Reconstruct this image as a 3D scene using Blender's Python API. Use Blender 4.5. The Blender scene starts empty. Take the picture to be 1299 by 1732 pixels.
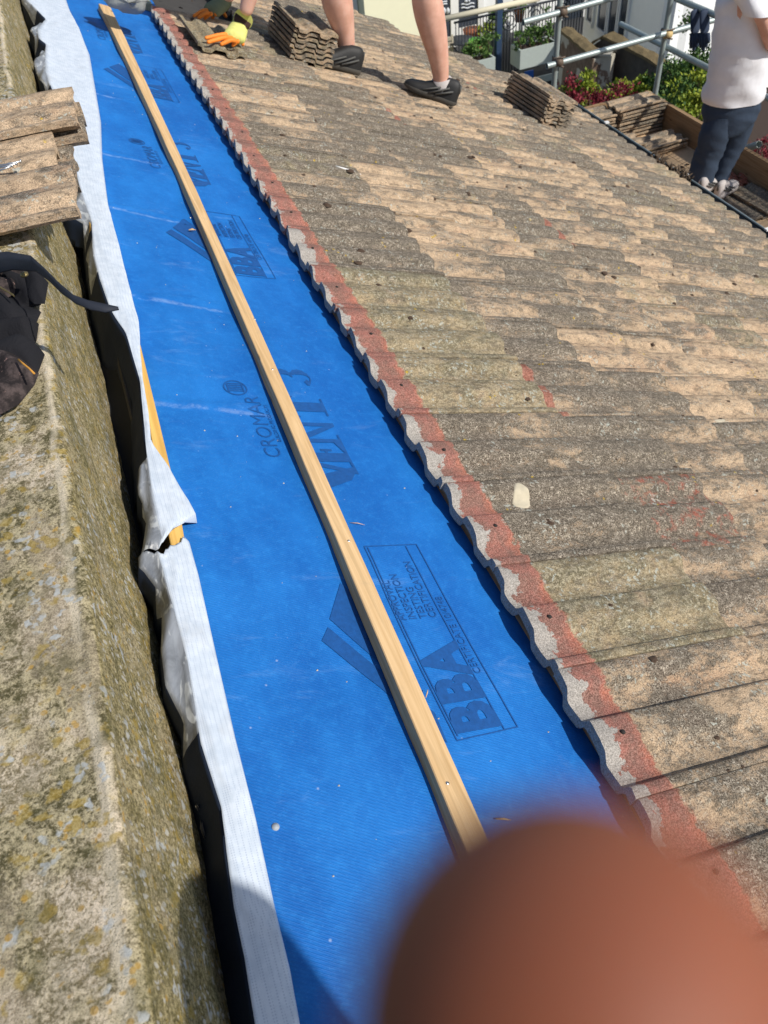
import bpy, math, random
from mathutils import Vector, Matrix, noise
random.seed(7)
C = bpy.context.scene.collection
R = math.radians
# ------------------------------------------------------------------ camera, sky, sun
RIGHT = Vector((0.93154, -0.35291, -0.0856)).normalized()
FWD = Vector((0.17500, 0.64190, -0.7464)).normalized()
RIGHT = (RIGHT - FWD * RIGHT.dot(FWD)).normalized()
UP = RIGHT.cross(FWD).normalized()
cd = bpy.data.cameras.new('camera'); cam = bpy.data.objects.new('camera', cd); C.objects.link(cam)
cam.matrix_world = Matrix(((RIGHT.x, UP.x, -FWD.x, 0), (RIGHT.y, UP.y, -FWD.y, 0), (RIGHT.z, UP.z, -FWD.z, 0), (0, 0, 0, 1)))
cd.sensor_width = 36; cd.lens = 1308 / 1732 * 36; cd.clip_start = 0.004; cd.clip_end = 400
cd.dof.use_dof = True; cd.dof.focus_distance = 1.4; cd.dof.aperture_fstop = 10.5
bpy.context.scene.camera = cam
SUN = Vector((0.78, -0.80, 1.0)).normalized()
elev = math.asin(SUN.z)
w = bpy.data.worlds.new('World'); bpy.context.scene.world = w; w.use_nodes = True
sky = w.node_tree.nodes.new('ShaderNodeTexSky'); sky.sky_type = 'NISHITA'; sky.sun_disc = False
sky.sun_elevation = elev; sky.sun_rotation = math.atan2(SUN.x, SUN.y)
bg = w.node_tree.nodes['Background']; bg.inputs['Strength'].default_value = 0.11
w.node_tree.links.new(sky.outputs[0], bg.inputs[0])
sl = bpy.data.lights.new('sun', 'SUN'); sl.energy = 4.4; sl.angle = R(0.5); sl.color = (1.0, 0.95, 0.87)
so = bpy.data.objects.new('sun', sl); C.objects.link(so); so.location = SUN * 20
so.rotation_euler = SUN.to_track_quat('Z', 'Y').to_euler()
vs = bpy.context.scene.view_settings
vs.view_transform = 'Standard'; vs.look = 'None'; vs.gamma = 1; vs.use_curve_mapping = False; vs.exposure = 0.0
# ------------------------------------------------------------------ frames of reference
H0 = 0.886                                  # height of the eye over the tile plane
ES = Vector((0.9135, 0, -0.4068)).normalized(); EN = Vector((0.4068, 0, 0.9135)).normalized(); EY = Vector((0, 1, 0))
def rp(s, y, h=0.0): return ES * s + EY * y + EN * (h - H0)     # point on the roof
def ray(x, y): return RIGHT * (x - 649.5) - UP * (y - 866.0) + FWD * 1308.0
def at_roof(x, y, h=0.0):
    d = ray(x, y); return d * ((h - H0) / d.dot(EN))
def sy(x, y, h=0.0):
    p = at_roof(x, y, h); return p.dot(ES), p.y
def at_y(x, y, Y): d = ray(x, y); return d * (Y / d.y)
def at_x(x, y, X): d = ray(x, y); return d * (X / d.x)
def at_z(x, y, Z): d = ray(x, y); return d * (Z / d.z)
def pix(p):
    z = p.dot(FWD)
    return (649.5 + 1308 * p.dot(RIGHT) / z, 866 - 1308 * p.dot(UP) / z) if z > 0.02 else (1e5, 1e5)
def lerp(tab, t):
    if t <= tab[0][0]: return tab[0][1]
    for (a, va), (b, vb) in zip(tab, tab[1:]):
        if t <= b: return va + (vb - va) * (t - a) / (b - a)
    return tab[-1][1]
# ------------------------------------------------------------------ object helpers
def tag(o, label=None, cat=None, group=None, kind=None):
    if label: o['label'] = label
    if cat: o['category'] = cat
    if group: o['group'] = group
    if kind: o['kind'] = kind
    return o
def empty(name, loc, label=None, cat=None, group=None, kind=None):
    o = bpy.data.objects.new(name, None); C.objects.link(o); o.location = loc; o.empty_display_size = 0.1
    return tag(o, label, cat, group, kind)
def link(name, me, mat=None, parent=None, M=None):
    o = bpy.data.objects.new(name, me); C.objects.link(o)
    if mat is not None:
        for m in (mat if isinstance(mat, (list, tuple)) else [mat]): me.materials.append(m)
    if M is not None: o.matrix_world = M
    if parent is not None:
        o.parent = parent
        if parent.type == 'EMPTY' and M is None: o.location = -Vector(parent.location)
        elif M is not None: o.matrix_parent_inverse = parent.matrix_basis.inverted()
    return o
class MB:
    def __init__(s): s.v = []; s.f = []; s.mi = []; s.sm = []
    def add(s, vs, fs, mi=0, sm=False):
        n = len(s.v); s.v += [tuple(v) for v in vs]; s.f += [tuple(i + n for i in f) for f in fs]; s.mi += [mi] * len(fs); s.sm += [sm] * len(fs)
    def box(s, o, a, b, c, mi=0):           # corner and three edge vectors
        o, a, b, c = map(Vector, (o, a, b, c))
        vs = [o, o + a, o + a + b, o + b, o + c, o + a + c, o + a + b + c, o + b + c]
        fs = [(0, 3, 2, 1), (4, 5, 6, 7), (0, 1, 5, 4), (1, 2, 6, 5), (2, 3, 7, 6), (3, 0, 4, 7)]
        if a.cross(b).dot(c) < 0: fs = [f[::-1] for f in fs]
        s.add(vs, fs, mi)
    def aabb(s, x0, x1, y0, y1, z0, z1, mi=0): s.box((x0, y0, z0), (x1 - x0, 0, 0), (0, y1 - y0, 0), (0, 0, z1 - z0), mi)
    def tube(s, pts, r, n=10, mi=0, caps=True):
        pts = [Vector(p) for p in pts]; rs = r if isinstance(r, (list, tuple)) else [r] * len(pts)
        vs = []; fs = []; prev = None
        for i, p in enumerate(pts):
            d = (pts[min(i + 1, len(pts) - 1)] - pts[max(i - 1, 0)]).normalized()
            if prev is None: u = d.orthogonal().normalized()
            else: u = (prev - d * prev.dot(d)).normalized()
            prev = u; v = d.cross(u)
            for k in range(n):
                a = 2 * math.pi * k / n; vs.append(p + (u * math.cos(a) + v * math.sin(a)) * rs[i])
        for i in range(len(pts) - 1):
            for k in range(n):
                a = i * n + k; b = i * n + (k + 1) % n; fs.append((a, b, b + n, a + n))
        if caps: fs.append(tuple(range(n))[::-1]); fs.append(tuple(range((len(pts) - 1) * n, len(pts) * n)))
        s.add(vs, fs, mi, True)
    def quad(s, a, b, c, d, mi=0): s.add([a, b, c, d], [(0, 1, 2, 3)], mi)
    def grid(s, rows, mi=0, sm=True, flip=False):
        n = len(rows[0]); vs = [p for r in rows for p in r]; fs = []
        for i in range(len(rows) - 1):
            for k in range(n - 1):
                f = (i * n + k, i * n + k + 1, (i + 1) * n + k + 1, (i + 1) * n + k)
                fs.append(f[::-1] if flip else f)
        s.add(vs, fs, mi, sm)
    def mesh(s, name):
        me = bpy.data.meshes.new(name); me.from_pydata(s.v, [], s.f)
        me.polygons.foreach_set('material_index', s.mi); me.polygons.foreach_set('use_smooth', s.sm); me.update(); return me
    def build(s, name, mat, parent=None): return link(name, s.mesh(name), mat, parent)
def solid(rows, off, mb, mi=0):             # a sheet given thickness by the vector off
    n = len(rows[0]); m = len(rows); off = Vector(off)
    A = [Vector(p) for r in rows for p in r]; vs = A + [p + off for p in A]; N = len(A); fs = []
    for i in range(m - 1):
        for k in range(n - 1):
            f = (i * n + k, i * n + k + 1, (i + 1) * n + k + 1, (i + 1) * n + k); fs.append(f); fs.append(tuple(j + N for j in f[::-1]))
    for k in range(n - 1): fs.append((k + 1, k, k + N, k + 1 + N)); a = (m - 1) * n + k; fs.append((a, a + 1, a + 1 + N, a + N))
    for i in range(m - 1): a = i * n; fs.append((a, a + n, a + n + N, a + N)); a = i * n + n - 1; fs.append((a + n, a, a + N, a + n + N))
    mb.add(vs, fs, mi, True)
def skin(name, nodes, edges, mat, parent=None, sub=2, root=0, wob=0.0, wsc=9.0, keep=None):
    me = bpy.data.meshes.new(name + '_rig'); me.from_pydata([n[0] for n in nodes], edges, [])
    o = bpy.data.objects.new(name + '_rig', me); C.objects.link(o)
    md = o.modifiers.new('s', 'SKIN'); md.use_smooth_shade = True
    for i, n in enumerate(nodes):
        r = n[1]; sv = me.skin_vertices[0].data[i]; sv.radius = r if isinstance(r, (tuple, list)) else (r, r); sv.use_root = (i == root)
    sd = o.modifiers.new('d', 'SUBSURF'); sd.levels = sub; sd.render_levels = sub
    dg = bpy.context.evaluated_depsgraph_get(); dg.update()
    m2 = bpy.data.meshes.new_from_object(o.evaluated_get(dg)); m2.name = name
    bpy.data.objects.remove(o); bpy.data.meshes.remove(me)
    m2.materials.clear()
    if wob:
        m2.update()
        ns = [v.normal.copy() for v in m2.vertices]
        for v, n in zip(m2.vertices, ns):
            q = v.co * wsc; a = noise.noise(Vector((q.x, q.y, q.z * 0.8))) + 0.5 * noise.noise(q * 2.3)
            a2 = 1 - abs(noise.noise(Vector((q.x * 1.3, q.y * 1.3, q.z * 2.2)) + Vector((7, 3, 1)))) * 2
            v.co += n * wob * (a * 0.7 + a2 * 0.6)
    for p in m2.polygons: p.use_smooth = True
    return link(name, m2, mat, parent)
def loft(name, tubes, mat, parent, n=28, wob=.01, wsc=9, A=None, B=None):
    m = MB(); A = A or Vector((1, 0, 0)); B = B or Vector((0, 1, 0))
    for rings in tubes:
        # smooth the ring list
        cs = []; K = 5; L_ = len(rings)
        def cr(p0, p1, p2, p3, t): return .5 * ((2 * p1) + (p2 - p0) * t + (2 * p0 - 5 * p1 + 4 * p2 - p3) * t * t + (3 * p1 - p0 - 3 * p2 + p3) * t ** 3)
        for i in range(L_ - 1):
            q = [rings[max(0, i - 1)], rings[i], rings[i + 1], rings[min(L_ - 1, i + 2)]]
            for j in range(K): t = j / K; cs.append((Vector([cr(q[0][0][d], q[1][0][d], q[2][0][d], q[3][0][d], t) for d in range(3)]), cr(q[0][1], q[1][1], q[2][1], q[3][1], t), cr(q[0][2], q[1][2], q[2][2], q[3][2], t)))
        cs.append((Vector(rings[-1][0]), rings[-1][1], rings[-1][2])); rows = []
        for c, ra, rb in cs:
            row = []
            for k in range(n):
                a = 2 * math.pi * k / n; d = A * math.cos(a) * ra + B * math.sin(a) * rb; p = c + d; q = p * wsc
                f = noise.noise(q) * .6 + (1 - 2 * abs(noise.noise(Vector((q.x * 1.1 + q.z * .9, q.y * 1.1, q.z * 1.9)) + Vector((3, 1, 4))))) * .7
                row.append(p + d.normalized() * wob * f)
            row.append(row[0].copy()); rows.append(row)
        m.grid(rows); m.add(rows[0][:-1], [tuple(range(n))[::-1]]); m.add(rows[-1][:-1], [tuple(range(n))])
    return m.build(name, mat, parent)
# ------------------------------------------------------------------ material helpers
class NT:
    def __init__(s, name):
        s.m = bpy.data.materials.new(name); s.m.use_nodes = True; s.t = s.m.node_tree; s.n = s.t.nodes; s.l = s.t.links
        s.b = s.n['Principled BSDF']; s.tc = s.n.new('ShaderNodeTexCoord'); s.ge = s.n.new('ShaderNodeNewGeometry'); s.oi = s.n.new('ShaderNodeObjectInfo')
    def inp(s, sock, v):
        if isinstance(v, bpy.types.NodeSocket): s.l.new(v, sock)
        elif isinstance(v, (tuple, list)) and len(v) == 3 and sock.type == 'RGBA': sock.default_value = (*v, 1)
        else: sock.default_value = v
    def pos(s): return s.ge.outputs['Position']
    def obj(s): return s.tc.outputs['Object']
    def vmul(s, v, k, add=(0, 0, 0)):
        n = s.n.new('ShaderNodeMapping'); s.l.new(v, n.inputs[0]); n.inputs['Scale'].default_value = k; s.inp(n.inputs['Location'], add); return n.outputs[0]
    def vadd(s, a, b):
        n = s.n.new('ShaderNodeVectorMath'); n.operation = 'ADD'; s.inp(n.inputs[0], a); s.inp(n.inputs[1], b); return n.outputs[0]
    def noise(s, v, sc, det=4, ro=0.6, dist=0.0, col=False):
        n = s.n.new('ShaderNodeTexNoise'); s.l.new(v, n.inputs['Vector']); n.inputs['Scale'].default_value = sc; n.inputs['Detail'].default_value = det
        n.inputs['Roughness'].default_value = ro; n.inputs['Distortion'].default_value = dist; return n.outputs['Color' if col else 'Fac']
    def vor(s, v, sc, rnd=1.0, out='Distance'):
        n = s.n.new('ShaderNodeTexVoronoi'); s.l.new(v, n.inputs['Vector']); n.inputs['Scale'].default_value = sc; n.inputs['Randomness'].default_value = rnd; return n.outputs[out]
    def m2(s, op, a, b=0.0, c=0.0):
        n = s.n.new('ShaderNodeMath'); n.operation = op; s.inp(n.inputs[0], a); s.inp(n.inputs[1], b)
        if op in ('MULTIPLY_ADD', 'COMPARE'): s.inp(n.inputs[2], c)
        return n.outputs[0]
    def ss(s, v, a, b):                      # smooth step from a to b
        n = s.n.new('ShaderNodeMapRange'); n.interpolation_type = 'SMOOTHSTEP'; s.inp(n.inputs[0], v); s.inp(n.inputs[1], a); s.inp(n.inputs[2], b); return n.outputs[0]
    def mix(s, f, a, b, mode='MIX'):
        n = s.n.new('ShaderNodeMix'); n.data_type = 'RGBA'; n.blend_type = mode; s.inp(n.inputs[0], f); s.inp(n.inputs[6], a); s.inp(n.inputs[7], b); return n.outputs[2]
    def sep(s, v):
        n = s.n.new('ShaderNodeSeparateXYZ'); s.l.new(v, n.inputs[0]); return n.outputs
    def bump(s, h, st=0.5, d=0.002):
        n = s.n.new('ShaderNodeBump'); n.inputs['Strength'].default_value = st; n.inputs['Distance'].default_value = d; s.l.new(h, n.inputs['Height']); s.l.new(n.outputs[0], s.b.inputs['Normal']); return n
    def done(s, col, rough=0.9, spec=0.3):
        s.inp(s.b.inputs['Base Color'], col); s.inp(s.b.inputs['Roughness'], rough); s.b.inputs['Specular IOR Level'].default_value = spec; return s.m
def plain(name, col, rough=0.7, var=0.12, sc=20, bump=0.0, metal=0.0, spec=0.4, bd=0.002):
    n = NT(name); f = n.noise(n.obj(), sc, 4)
    c = n.mix(f, tuple(x * (1 - var) for x in col), tuple(min(1, x * (1 + var)) for x in col))
    if bump: n.bump(n.noise(n.obj(), sc * 3, 5), bump, bd)
    n.b.inputs['Metallic'].default_value = metal
    return n.done(c, rough, spec)
def tile_mat(name, top=False):
    n = NT(name); o = n.obj(); oc = n.oi.outputs['Color']; r = n.oi.outputs['Random']
    cc = n.n.new('ShaderNodeSeparateColor'); n.l.new(oc, cc.inputs[0]); dark, olive, red = cc.outputs
    off = n.n.new('ShaderNodeCombineXYZ'); n.l.new(n.m2('MULTIPLY', r, 37.0), off.inputs[0]); n.l.new(n.m2('MULTIPLY', r, 91.0), off.inputs[1]); n.l.new(n.m2('MULTIPLY', r, 13.0), off.inputs[2])
    p = n.vadd(o, off.outputs[0]); ps = n.vmul(p, (0.55, 1, 1))
    big = n.noise(ps, 9, 3, 0.55, 0.6); med = n.noise(ps, 26, 5, 0.7, 0.4); fin = n.noise(p, 130, 5, 0.75); gr = n.noise(p, 420, 2, .7); x, y, z = n.sep(o)
    base = n.mix(n.ss(n.m2('ADD', n.m2('MULTIPLY', med, .5), n.m2('MULTIPLY', fin, .5)), .35, .65), (.36, .265, .175), (.64, .47, .31))
    base = n.mix(n.m2('MULTIPLY', n.ss(big, .5, .75), .4), base, (.46, .26, .16))
    # black algae film and crust
    wb = n.noise(n.vmul(n.pos(), (.6, 1, .6)), 7, 4, .6, .5); dm = n.m2('ADD', n.m2('ADD', n.m2('MULTIPLY', n.m2('ADD', n.m2('MULTIPLY', big, .45), n.m2('MULTIPLY', wb, .62)), .62), n.m2('MULTIPLY', med, .55)), n.m2('MULTIPLY', fin, .34))
    dm = n.m2('ADD', dm, n.m2('MULTIPLY', n.m2('SUBTRACT', dark, .5), .19))
    dm = n.m2('ADD', dm, n.m2('MULTIPLY', n.ss(z, -.0165, -.002), .035))
    dmask = n.ss(dm, .715, .835)
    dcol = n.mix(fin, (.035, .033, .029), (.25, .225, .185)); dcol = n.mix(n.ss(fin, .48, .64), dcol, (.42, .38, .31)); dcol = n.mix(n.ss(gr, .52, .40), dcol, (.03, .028, .024))
    col = n.mix(n.m2('MULTIPLY', dmask, .86), base, dcol)
    # olive moss film
    om = n.ss(n.m2('ADD', n.m2('MULTIPLY', n.noise(p, 16, 5, .7), .8), n.m2('MULTIPLY', n.m2('SUBTRACT', olive, .5), .62)), .40, .62)
    ocol = n.mix(n.ss(fin, .35, .65), (.10, .092, .045), (.40, .355, .235)); ocol = n.mix(n.m2('MULTIPLY', n.ss(n.noise(p, 19, 4, .7), .5, .62), .5), ocol, (.42, .33, .18)); col = n.mix(n.m2('MULTIPLY', om, .68), col, ocol)
    st = n.noise(n.vmul(p, (.5, 1.1, 1)), 62, 5, .75, .3); col = n.mix(n.m2('MULTIPLY', n.ss(n.m2('ADD', st, n.m2('MULTIPLY', fin, .35)), .67, .77), .55), col, (.085, .072, .055)); col = n.mix(n.m2('MULTIPLY', n.ss(n.noise(n.vadd(p, (5, 5, 5)), 48, 5, .75), .54, .66), .40), col, (.42, .36, .27))
    # red old paint
    rm = n.ss(n.m2('ADD', n.m2('MULTIPLY', n.noise(p, 34, 5, .75), .7), n.m2('MULTIPLY', n.m2('SUBTRACT', red, .5), .55)), .44, .56)
    col = n.mix(n.m2('MULTIPLY', rm, .8), col, n.mix(fin, (.30, .07, .04), (.42, .13, .09)))
    sx = n.m2('ADD', x, n.m2('MULTIPLY', n.m2('SUBTRACT', n.noise(p, 30, 4, .6), .5), .03)); sm_ = n.m2('MULTIPLY', n.ss(sx, .214, .208), n.m2('LESS_THAN', n.oi.outputs['Alpha'], .5))
    col = n.mix(n.m2('MULTIPLY', sm_, .75), col, n.mix(n.ss(fin, .35, .65), (.24, .075, .05), (.42, .17, .125)))
    # pale and yellow lichens
    v = n.vor(n.vadd(p, n.vmul(n.noise(p, 60, 2, .5, 0, True), (.03, .03, .03))), 75, 1.0); sel = n.noise(p, 14, 2)
    lm = n.m2('MULTIPLY', n.ss(v, .34, .24), n.ss(n.m2('ADD', sel, n.m2('MULTIPLY', olive, .10)), .56, .64)); col = n.mix(n.m2('MULTIPLY', lm, .75), col, (.40, .42, .37))
    v2 = n.vor(n.vadd(p, (3, 5, 1)), 55, 1.0); sel2 = n.noise(n.vadd(p, (9, 2, 4)), 11, 3)
    ym = n.m2('MULTIPLY', n.ss(n.m2('ADD', v2, n.m2('MULTIPLY', fin, .2)), .38, .30), n.ss(sel2, .63, .68)); col = n.mix(n.m2('MULTIPLY', ym, .85), col, (.50, .34, .03))
    # dark pits
    v3 = n.vor(n.vadd(p, (1, 8, 2)), 260, 1.0); pit = n.m2('MULTIPLY', n.ss(v3, .32, .18), n.ss(n.noise(p, 40, 2), .5, .6)); col = n.mix(n.m2('MULTIPLY', pit, .7), col, (.04, .035, .03))
    if top:
        wv = n.m2('MULTIPLY', n.m2('SUBTRACT', n.noise(p, 30, 5, .7), .5), .055); xx = n.m2('ADD', x, wv)
        lump = n.m2('MULTIPLY', n.ss(z, -.016, -.003), .010)
        rmask = n.ss(n.m2('ADD', xx, lump), .091, .083)
        rc = n.mix(n.ss(n.noise(p, 18, 5, .7), .38, .62), (.21, .11, .088), (.36, .135, .105)); rc = n.mix(n.m2('MULTIPLY', n.ss(xx, .058, .086), .8), rc, (.46, .15, .09)); rc = n.mix(n.m2('MULTIPLY', n.ss(fin, .56, .42), .45), rc, (.13, .07, .055))
        rc = n.mix(n.ss(gr, .3, .8), rc, n.mix(.5, rc, (.40, .25, .20)))
        col = n.mix(rmask, col, rc)
        yy = n.m2('SINE', n.m2('MULTIPLY', n.m2('SUBTRACT', y, .045), 2 * math.pi / .1177))
        thr = n.m2('ADD', n.m2('ADD', n.m2('ADD', .002, n.m2('MULTIPLY', r, .030)), n.m2('MULTIPLY', yy, .004)), n.m2('MULTIPLY', n.m2('SUBTRACT', n.noise(p, 24, 6, .7), .5), .12))
        mm = n.ss(x, n.m2('ADD', thr, .002), thr); mm = n.m2('MULTIPLY', mm, n.ss(n.m2('ADD', fin, n.m2('MULTIPLY', r, .2)), .18, .35))
        col = n.mix(mm, col, n.mix(fin, (.22, .205, .18), (.50, .46, .42)))
    sp = n.mix(n.ss(gr, .32, .68), (.62, .62, .62), (1.30, 1.30, 1.30)); col = n.mix(1.0, col, sp, 'MULTIPLY')
    h = n.m2('ADD', n.m2('MULTIPLY', gr, .55), n.m2('MULTIPLY', fin, 1.0)); h = n.m2('ADD', h, n.m2('MULTIPLY', dmask, .5)); n.bump(h, .55, .0022)
    return n.done(col, .95, .15)
M = {}
M['tile'] = tile_mat('weathered_concrete_tile'); M['tile_top'] = tile_mat('weathered_tile_with_red_band', True)
def mat_coping():
    n = NT('lichened_render'); p = n.pos(); x, y, z = n.sep(p)
    nz = n.sep(n.ge.outputs['Normal'])[2]; face = n.ss(nz, .75, .35)
    big = n.noise(p, 7, 4, .6, .3); med = n.noise(p, 40, 6, .75, .2); fin = n.noise(p, 190, 4, .8); gr = n.noise(p, 520, 4, .8)
    mf = n.m2('ADD', n.m2('MULTIPLY', med, .5), n.m2('MULTIPLY', fin, .5)); col = n.mix(n.ss(mf, .43, .56), (.10, .085, .036), (.60, .50, .29)); col = n.mix(n.ss(big, .47, .62), col, n.mix(n.ss(mf, .42, .55), (.28, .22, .12), (.80, .66, .47)))
    pale = n.m2('MULTIPLY', n.ss(n.m2('ADD', n.noise(n.vmul(p, (1, .35, 1)), 12, 5, .6), n.m2('MULTIPLY', face, -.2)), .52, .62), .5); col = n.mix(pale, col, (.46, .37, .25))
    # worn pale line along the arris
    ax = n.m2('ABSOLUTE', n.m2('ADD', n.m2('ADD', x, .212), n.m2('MULTIPLY', n.m2('SUBTRACT', n.noise(n.vmul(p, (1, .5, 1)), 9, 4), .5), .035)))
    wear = n.m2('MULTIPLY', n.ss(ax, .008, .002), n.ss(n.noise(n.vmul(p, (1, .3, 1)), 14, 3), .36, .5)); col = n.mix(n.m2('MULTIPLY', wear, .85), col, (.78, .66, .46))
    fc = n.mix(n.ss(fin, .36, .62), (.15, .115, .035), (.50, .40, .16)); col = n.mix(n.m2('MULTIPLY', face, .62), col, fc)
    col = n.mix(n.m2('MULTIPLY', n.ss(gr, .50, .40), .62), col, (.085, .07, .035)); col = n.mix(n.m2('MULTIPLY', n.ss(gr, .56, .66), .5), col, (.66, .58, .42))
    vw = n.vadd(p, n.vmul(n.noise(p, 70, 2, .5, 0, True), (.025, .025, .025)))
    ym = n.m2('MULTIPLY', n.ss(n.vor(vw, 50), .44, .30), n.ss(n.noise(n.vadd(p, (4, 4, 4)), 17, 4), .50, .58)); col = n.mix(n.m2('MULTIPLY', ym, .62), col, n.mix(fin, (.34, .21, .03), (.50, .37, .08)))
    wm = n.m2('MULTIPLY', n.ss(n.vor(n.vadd(vw, (2, 7, 1)), 60), .42, .30), n.ss(n.noise(n.vadd(p, (8, 1, 3)), 15, 4), .53, .60)); col = n.mix(n.m2('MULTIPLY', wm, .8), col, (.55, .56, .52))
    # pale pebbles in the side face
    pb = n.m2('MULTIPLY', n.ss(n.vor(n.vmul(p, (1, 1, .5), (0, 3, 0)), 135), .42, .28), n.ss(n.noise(p, 70, 2), .50, .57)); col = n.mix(n.m2('MULTIPLY', n.m2('MULTIPLY', pb, face), .8), col, (.62, .58, .48)); ob = n.m2('MULTIPLY', n.ss(n.vor(n.vadd(p, (5, 3, 2)), 85), .36, .24), n.ss(n.noise(p, 40, 2), .54, .60)); col = n.mix(n.m2('MULTIPLY', ob, .7), col, (.52, .30, .05)); dk = n.m2('MULTIPLY', n.ss(n.noise(n.vadd(p, (3, 3, 3)), 90, 4, .7), .56, .66), .6); col = n.mix(n.m2('MULTIPLY', dk, face), col, (.06, .05, .02))
    col = n.mix(1.0, col, (.94, .96, 1.02), 'MULTIPLY'); mo = n.ss(n.noise(n.vadd(p, (2, 6, 1)), 17, 5, .72), .50, .62); col = n.mix(n.m2('MULTIPLY', mo, .45), col, (.10, .095, .04)); n.bump(n.m2('ADD', n.m2('MULTIPLY', gr, .7), n.m2('ADD', fin, med)), .75, .003)
    return n.done(col, .96, .1)
M['coping'] = mat_coping()
def mat_membrane():
    n = NT('blue_breather_membrane'); p = n.pos(); x, y, z = n.sep(p)
    med = n.noise(n.vmul(p, (1, .6, 1)), 5, 5, .65); fin = n.noise(p, 60, 5, .7)
    col = n.mix(n.ss(med, .3, .7), (.004, .112, .42), (.013, .185, .58)); col = n.mix(n.m2('MULTIPLY', n.ss(fin, .45, .8), .35), col, (.03, .28, .74))
    # fine diagonal weave
    wv = n.n.new('ShaderNodeTexWave'); wv.bands_direction = 'DIAGONAL'; wv.inputs['Scale'].default_value = 118; wv.inputs['Distortion'].default_value = 1.2; wv.inputs['Detail'].default_value = 2; n.l.new(p, wv.inputs['Vector'])
    w2 = n.n.new('ShaderNodeTexWave'); w2.bands_direction = 'Y'; w2.inputs['Scale'].default_value = 165; w2.inputs['Distortion'].default_value = 1.5; n.l.new(p, w2.inputs['Vector'])
    wvv = n.m2('MULTIPLY', wv.outputs['Fac'], w2.outputs['Fac']); col = n.mix(n.m2('MULTIPLY', wvv, .36), col, (.003, .09, .36)); col = n.mix(n.m2('MULTIPLY', n.ss(n.noise(p, 300, 3, .8), .55, .70), .22), col, (.10, .34, .75))
    # chalky dust and scuffs
    du = n.ss(n.noise(n.vmul(p, (1.0, 3.2, 1)), 4.5, 6, .72, .8), .56, .80); col = n.mix(n.m2('MULTIPLY', du, .38), col, (.20, .38, .70))
    for q, (lo, hi) in zip((1.34, 1.78, 2.28, 2.69, 3.3), ((-.05, .16), (-.1, .16), (-.1, .16), (-.08, .16), (-.1, .1))):
        e = n.m2('ABSOLUTE', n.m2('ADD', n.m2('ADD', y, -q + .03), n.m2('ADD', n.m2('MULTIPLY', x, .14), n.m2('MULTIPLY', n.m2('SUBTRACT', n.noise(p, 9, 3), .5), .02)))); sc_ = n.m2('MULTIPLY', n.ss(e, .011, .001), n.ss(n.noise(p, 30, 4, .7), .38, .62)); col = n.mix(n.m2('MULTIPLY', n.m2('MULTIPLY', sc_, n.ss(x, hi, hi - .05)), .38), col, (.28, .40, .64))
    sp = n.m2('MULTIPLY', n.ss(n.vor(p, 60), .16, .06), n.ss(n.noise(p, 21, 2), .62, .68)); col = n.mix(n.m2('MULTIPLY', sp, .6), col, (.35, .45, .68))
    hh = n.m2('ADD', n.m2('MULTIPLY', wvv, .5), n.m2('MULTIPLY', n.noise(p, 28, 4, .6), 2.0)); n.bump(hh, .45, .0018)
    return n.done(col, .62, .25)
M['membrane'] = mat_membrane()
M['print'] = plain('dark_blue_print', (.007, .080, .285), .6, .35, 120)
def mat_white():
    n = NT('white_fleece_underside'); p = n.pos(); fin = n.noise(p, 40, 5, .65)
    c = n.mix(n.ss(fin, .3, .7), (.50, .57, .66), (.62, .68, .76)); d = n.vor(p, 330, 0.0); c = n.mix(n.m2('MULTIPLY', n.ss(d, .38, .22), .5), c, (.28, .34, .46))
    st = n.m2('MULTIPLY', n.ss(n.noise(n.vmul(p, (1, .5, 1)), 9, 5, .7), .56, .74), .25); c = n.mix(st, c, (.42, .40, .36))
    n.bump(n.m2('ADD', n.noise(p, 22, 4), n.m2('MULTIPLY', d, .3)), .3, .002); return n.done(c, .6, .3)
M['white'] = mat_white()
def mat_skirt():
    n = NT('grey_membrane_flap'); p = n.pos(); f = n.noise(n.vmul(p, (1, .6, 1)), 16, 5, .65, 1.0)
    c = n.mix(n.ss(f, .3, .7), (.13, .14, .155), (.28, .30, .33)); c = n.mix(n.ss(n.noise(n.vmul(p, (1, .5, 1)), 22, 3, .5, 2.5), .56, .62), c, (.40, .42, .43)); n.bump(f, .5, .006); return n.done(c, .38, .5)
M['skirt'] = mat_skirt(); M['navyshade'] = plain('membrane_painted_shade', (.012, .020, .040), .7, .3, 30, .3, 0, .2)  # second one: shaded copy of the flap, shade put into the colour
def mat_wood(name, a, b, k=(1, .03, 1), sc=60, vec=None):
    n = NT(name); p = n.vmul(n.pos() if vec is None else n.obj(), k)
    r = n.noise(p, sc, 4, .6, 1.8); c = n.mix(n.ss(r, .3, .7), a, b); lines = n.m2('SINE', n.m2('MULTIPLY', n.noise(p, sc * .35, 2, .5), 60)); c = n.mix(n.m2('MULTIPLY', n.ss(lines, .4, 1), .25), c, tuple(x * .62 for x in a))
    kn = n.vor(n.vmul(n.pos(), (1, .35, 1)), 13); c = n.mix(n.m2('MULTIPLY', n.ss(n.m2('ADD', n.m2('SINE', n.m2('MULTIPLY', kn, 150)), n.m2('MULTIPLY', kn, -6)), .2, .9), .30), c, tuple(x * .5 for x in a)); c = n.mix(n.m2('MULTIPLY', n.ss(kn, .10, .05), .75), c, tuple(x * .35 for x in a))
    c = n.mix(n.m2('MULTIPLY', n.ss(n.noise(n.pos(), 30, 5), .55, .75), .18), c, (.30, .25, .19)); n.bump(r, .2, .001); return n.done(c, .75, .25)
M['batten'] = mat_wood('pale_sawn_pine', (.56, .36, .17), (.72, .50, .27))
M['yellow_timber'] = mat_wood('yellow_treated_timber', (.62, .36, .09), (.76, .48, .14))
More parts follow.
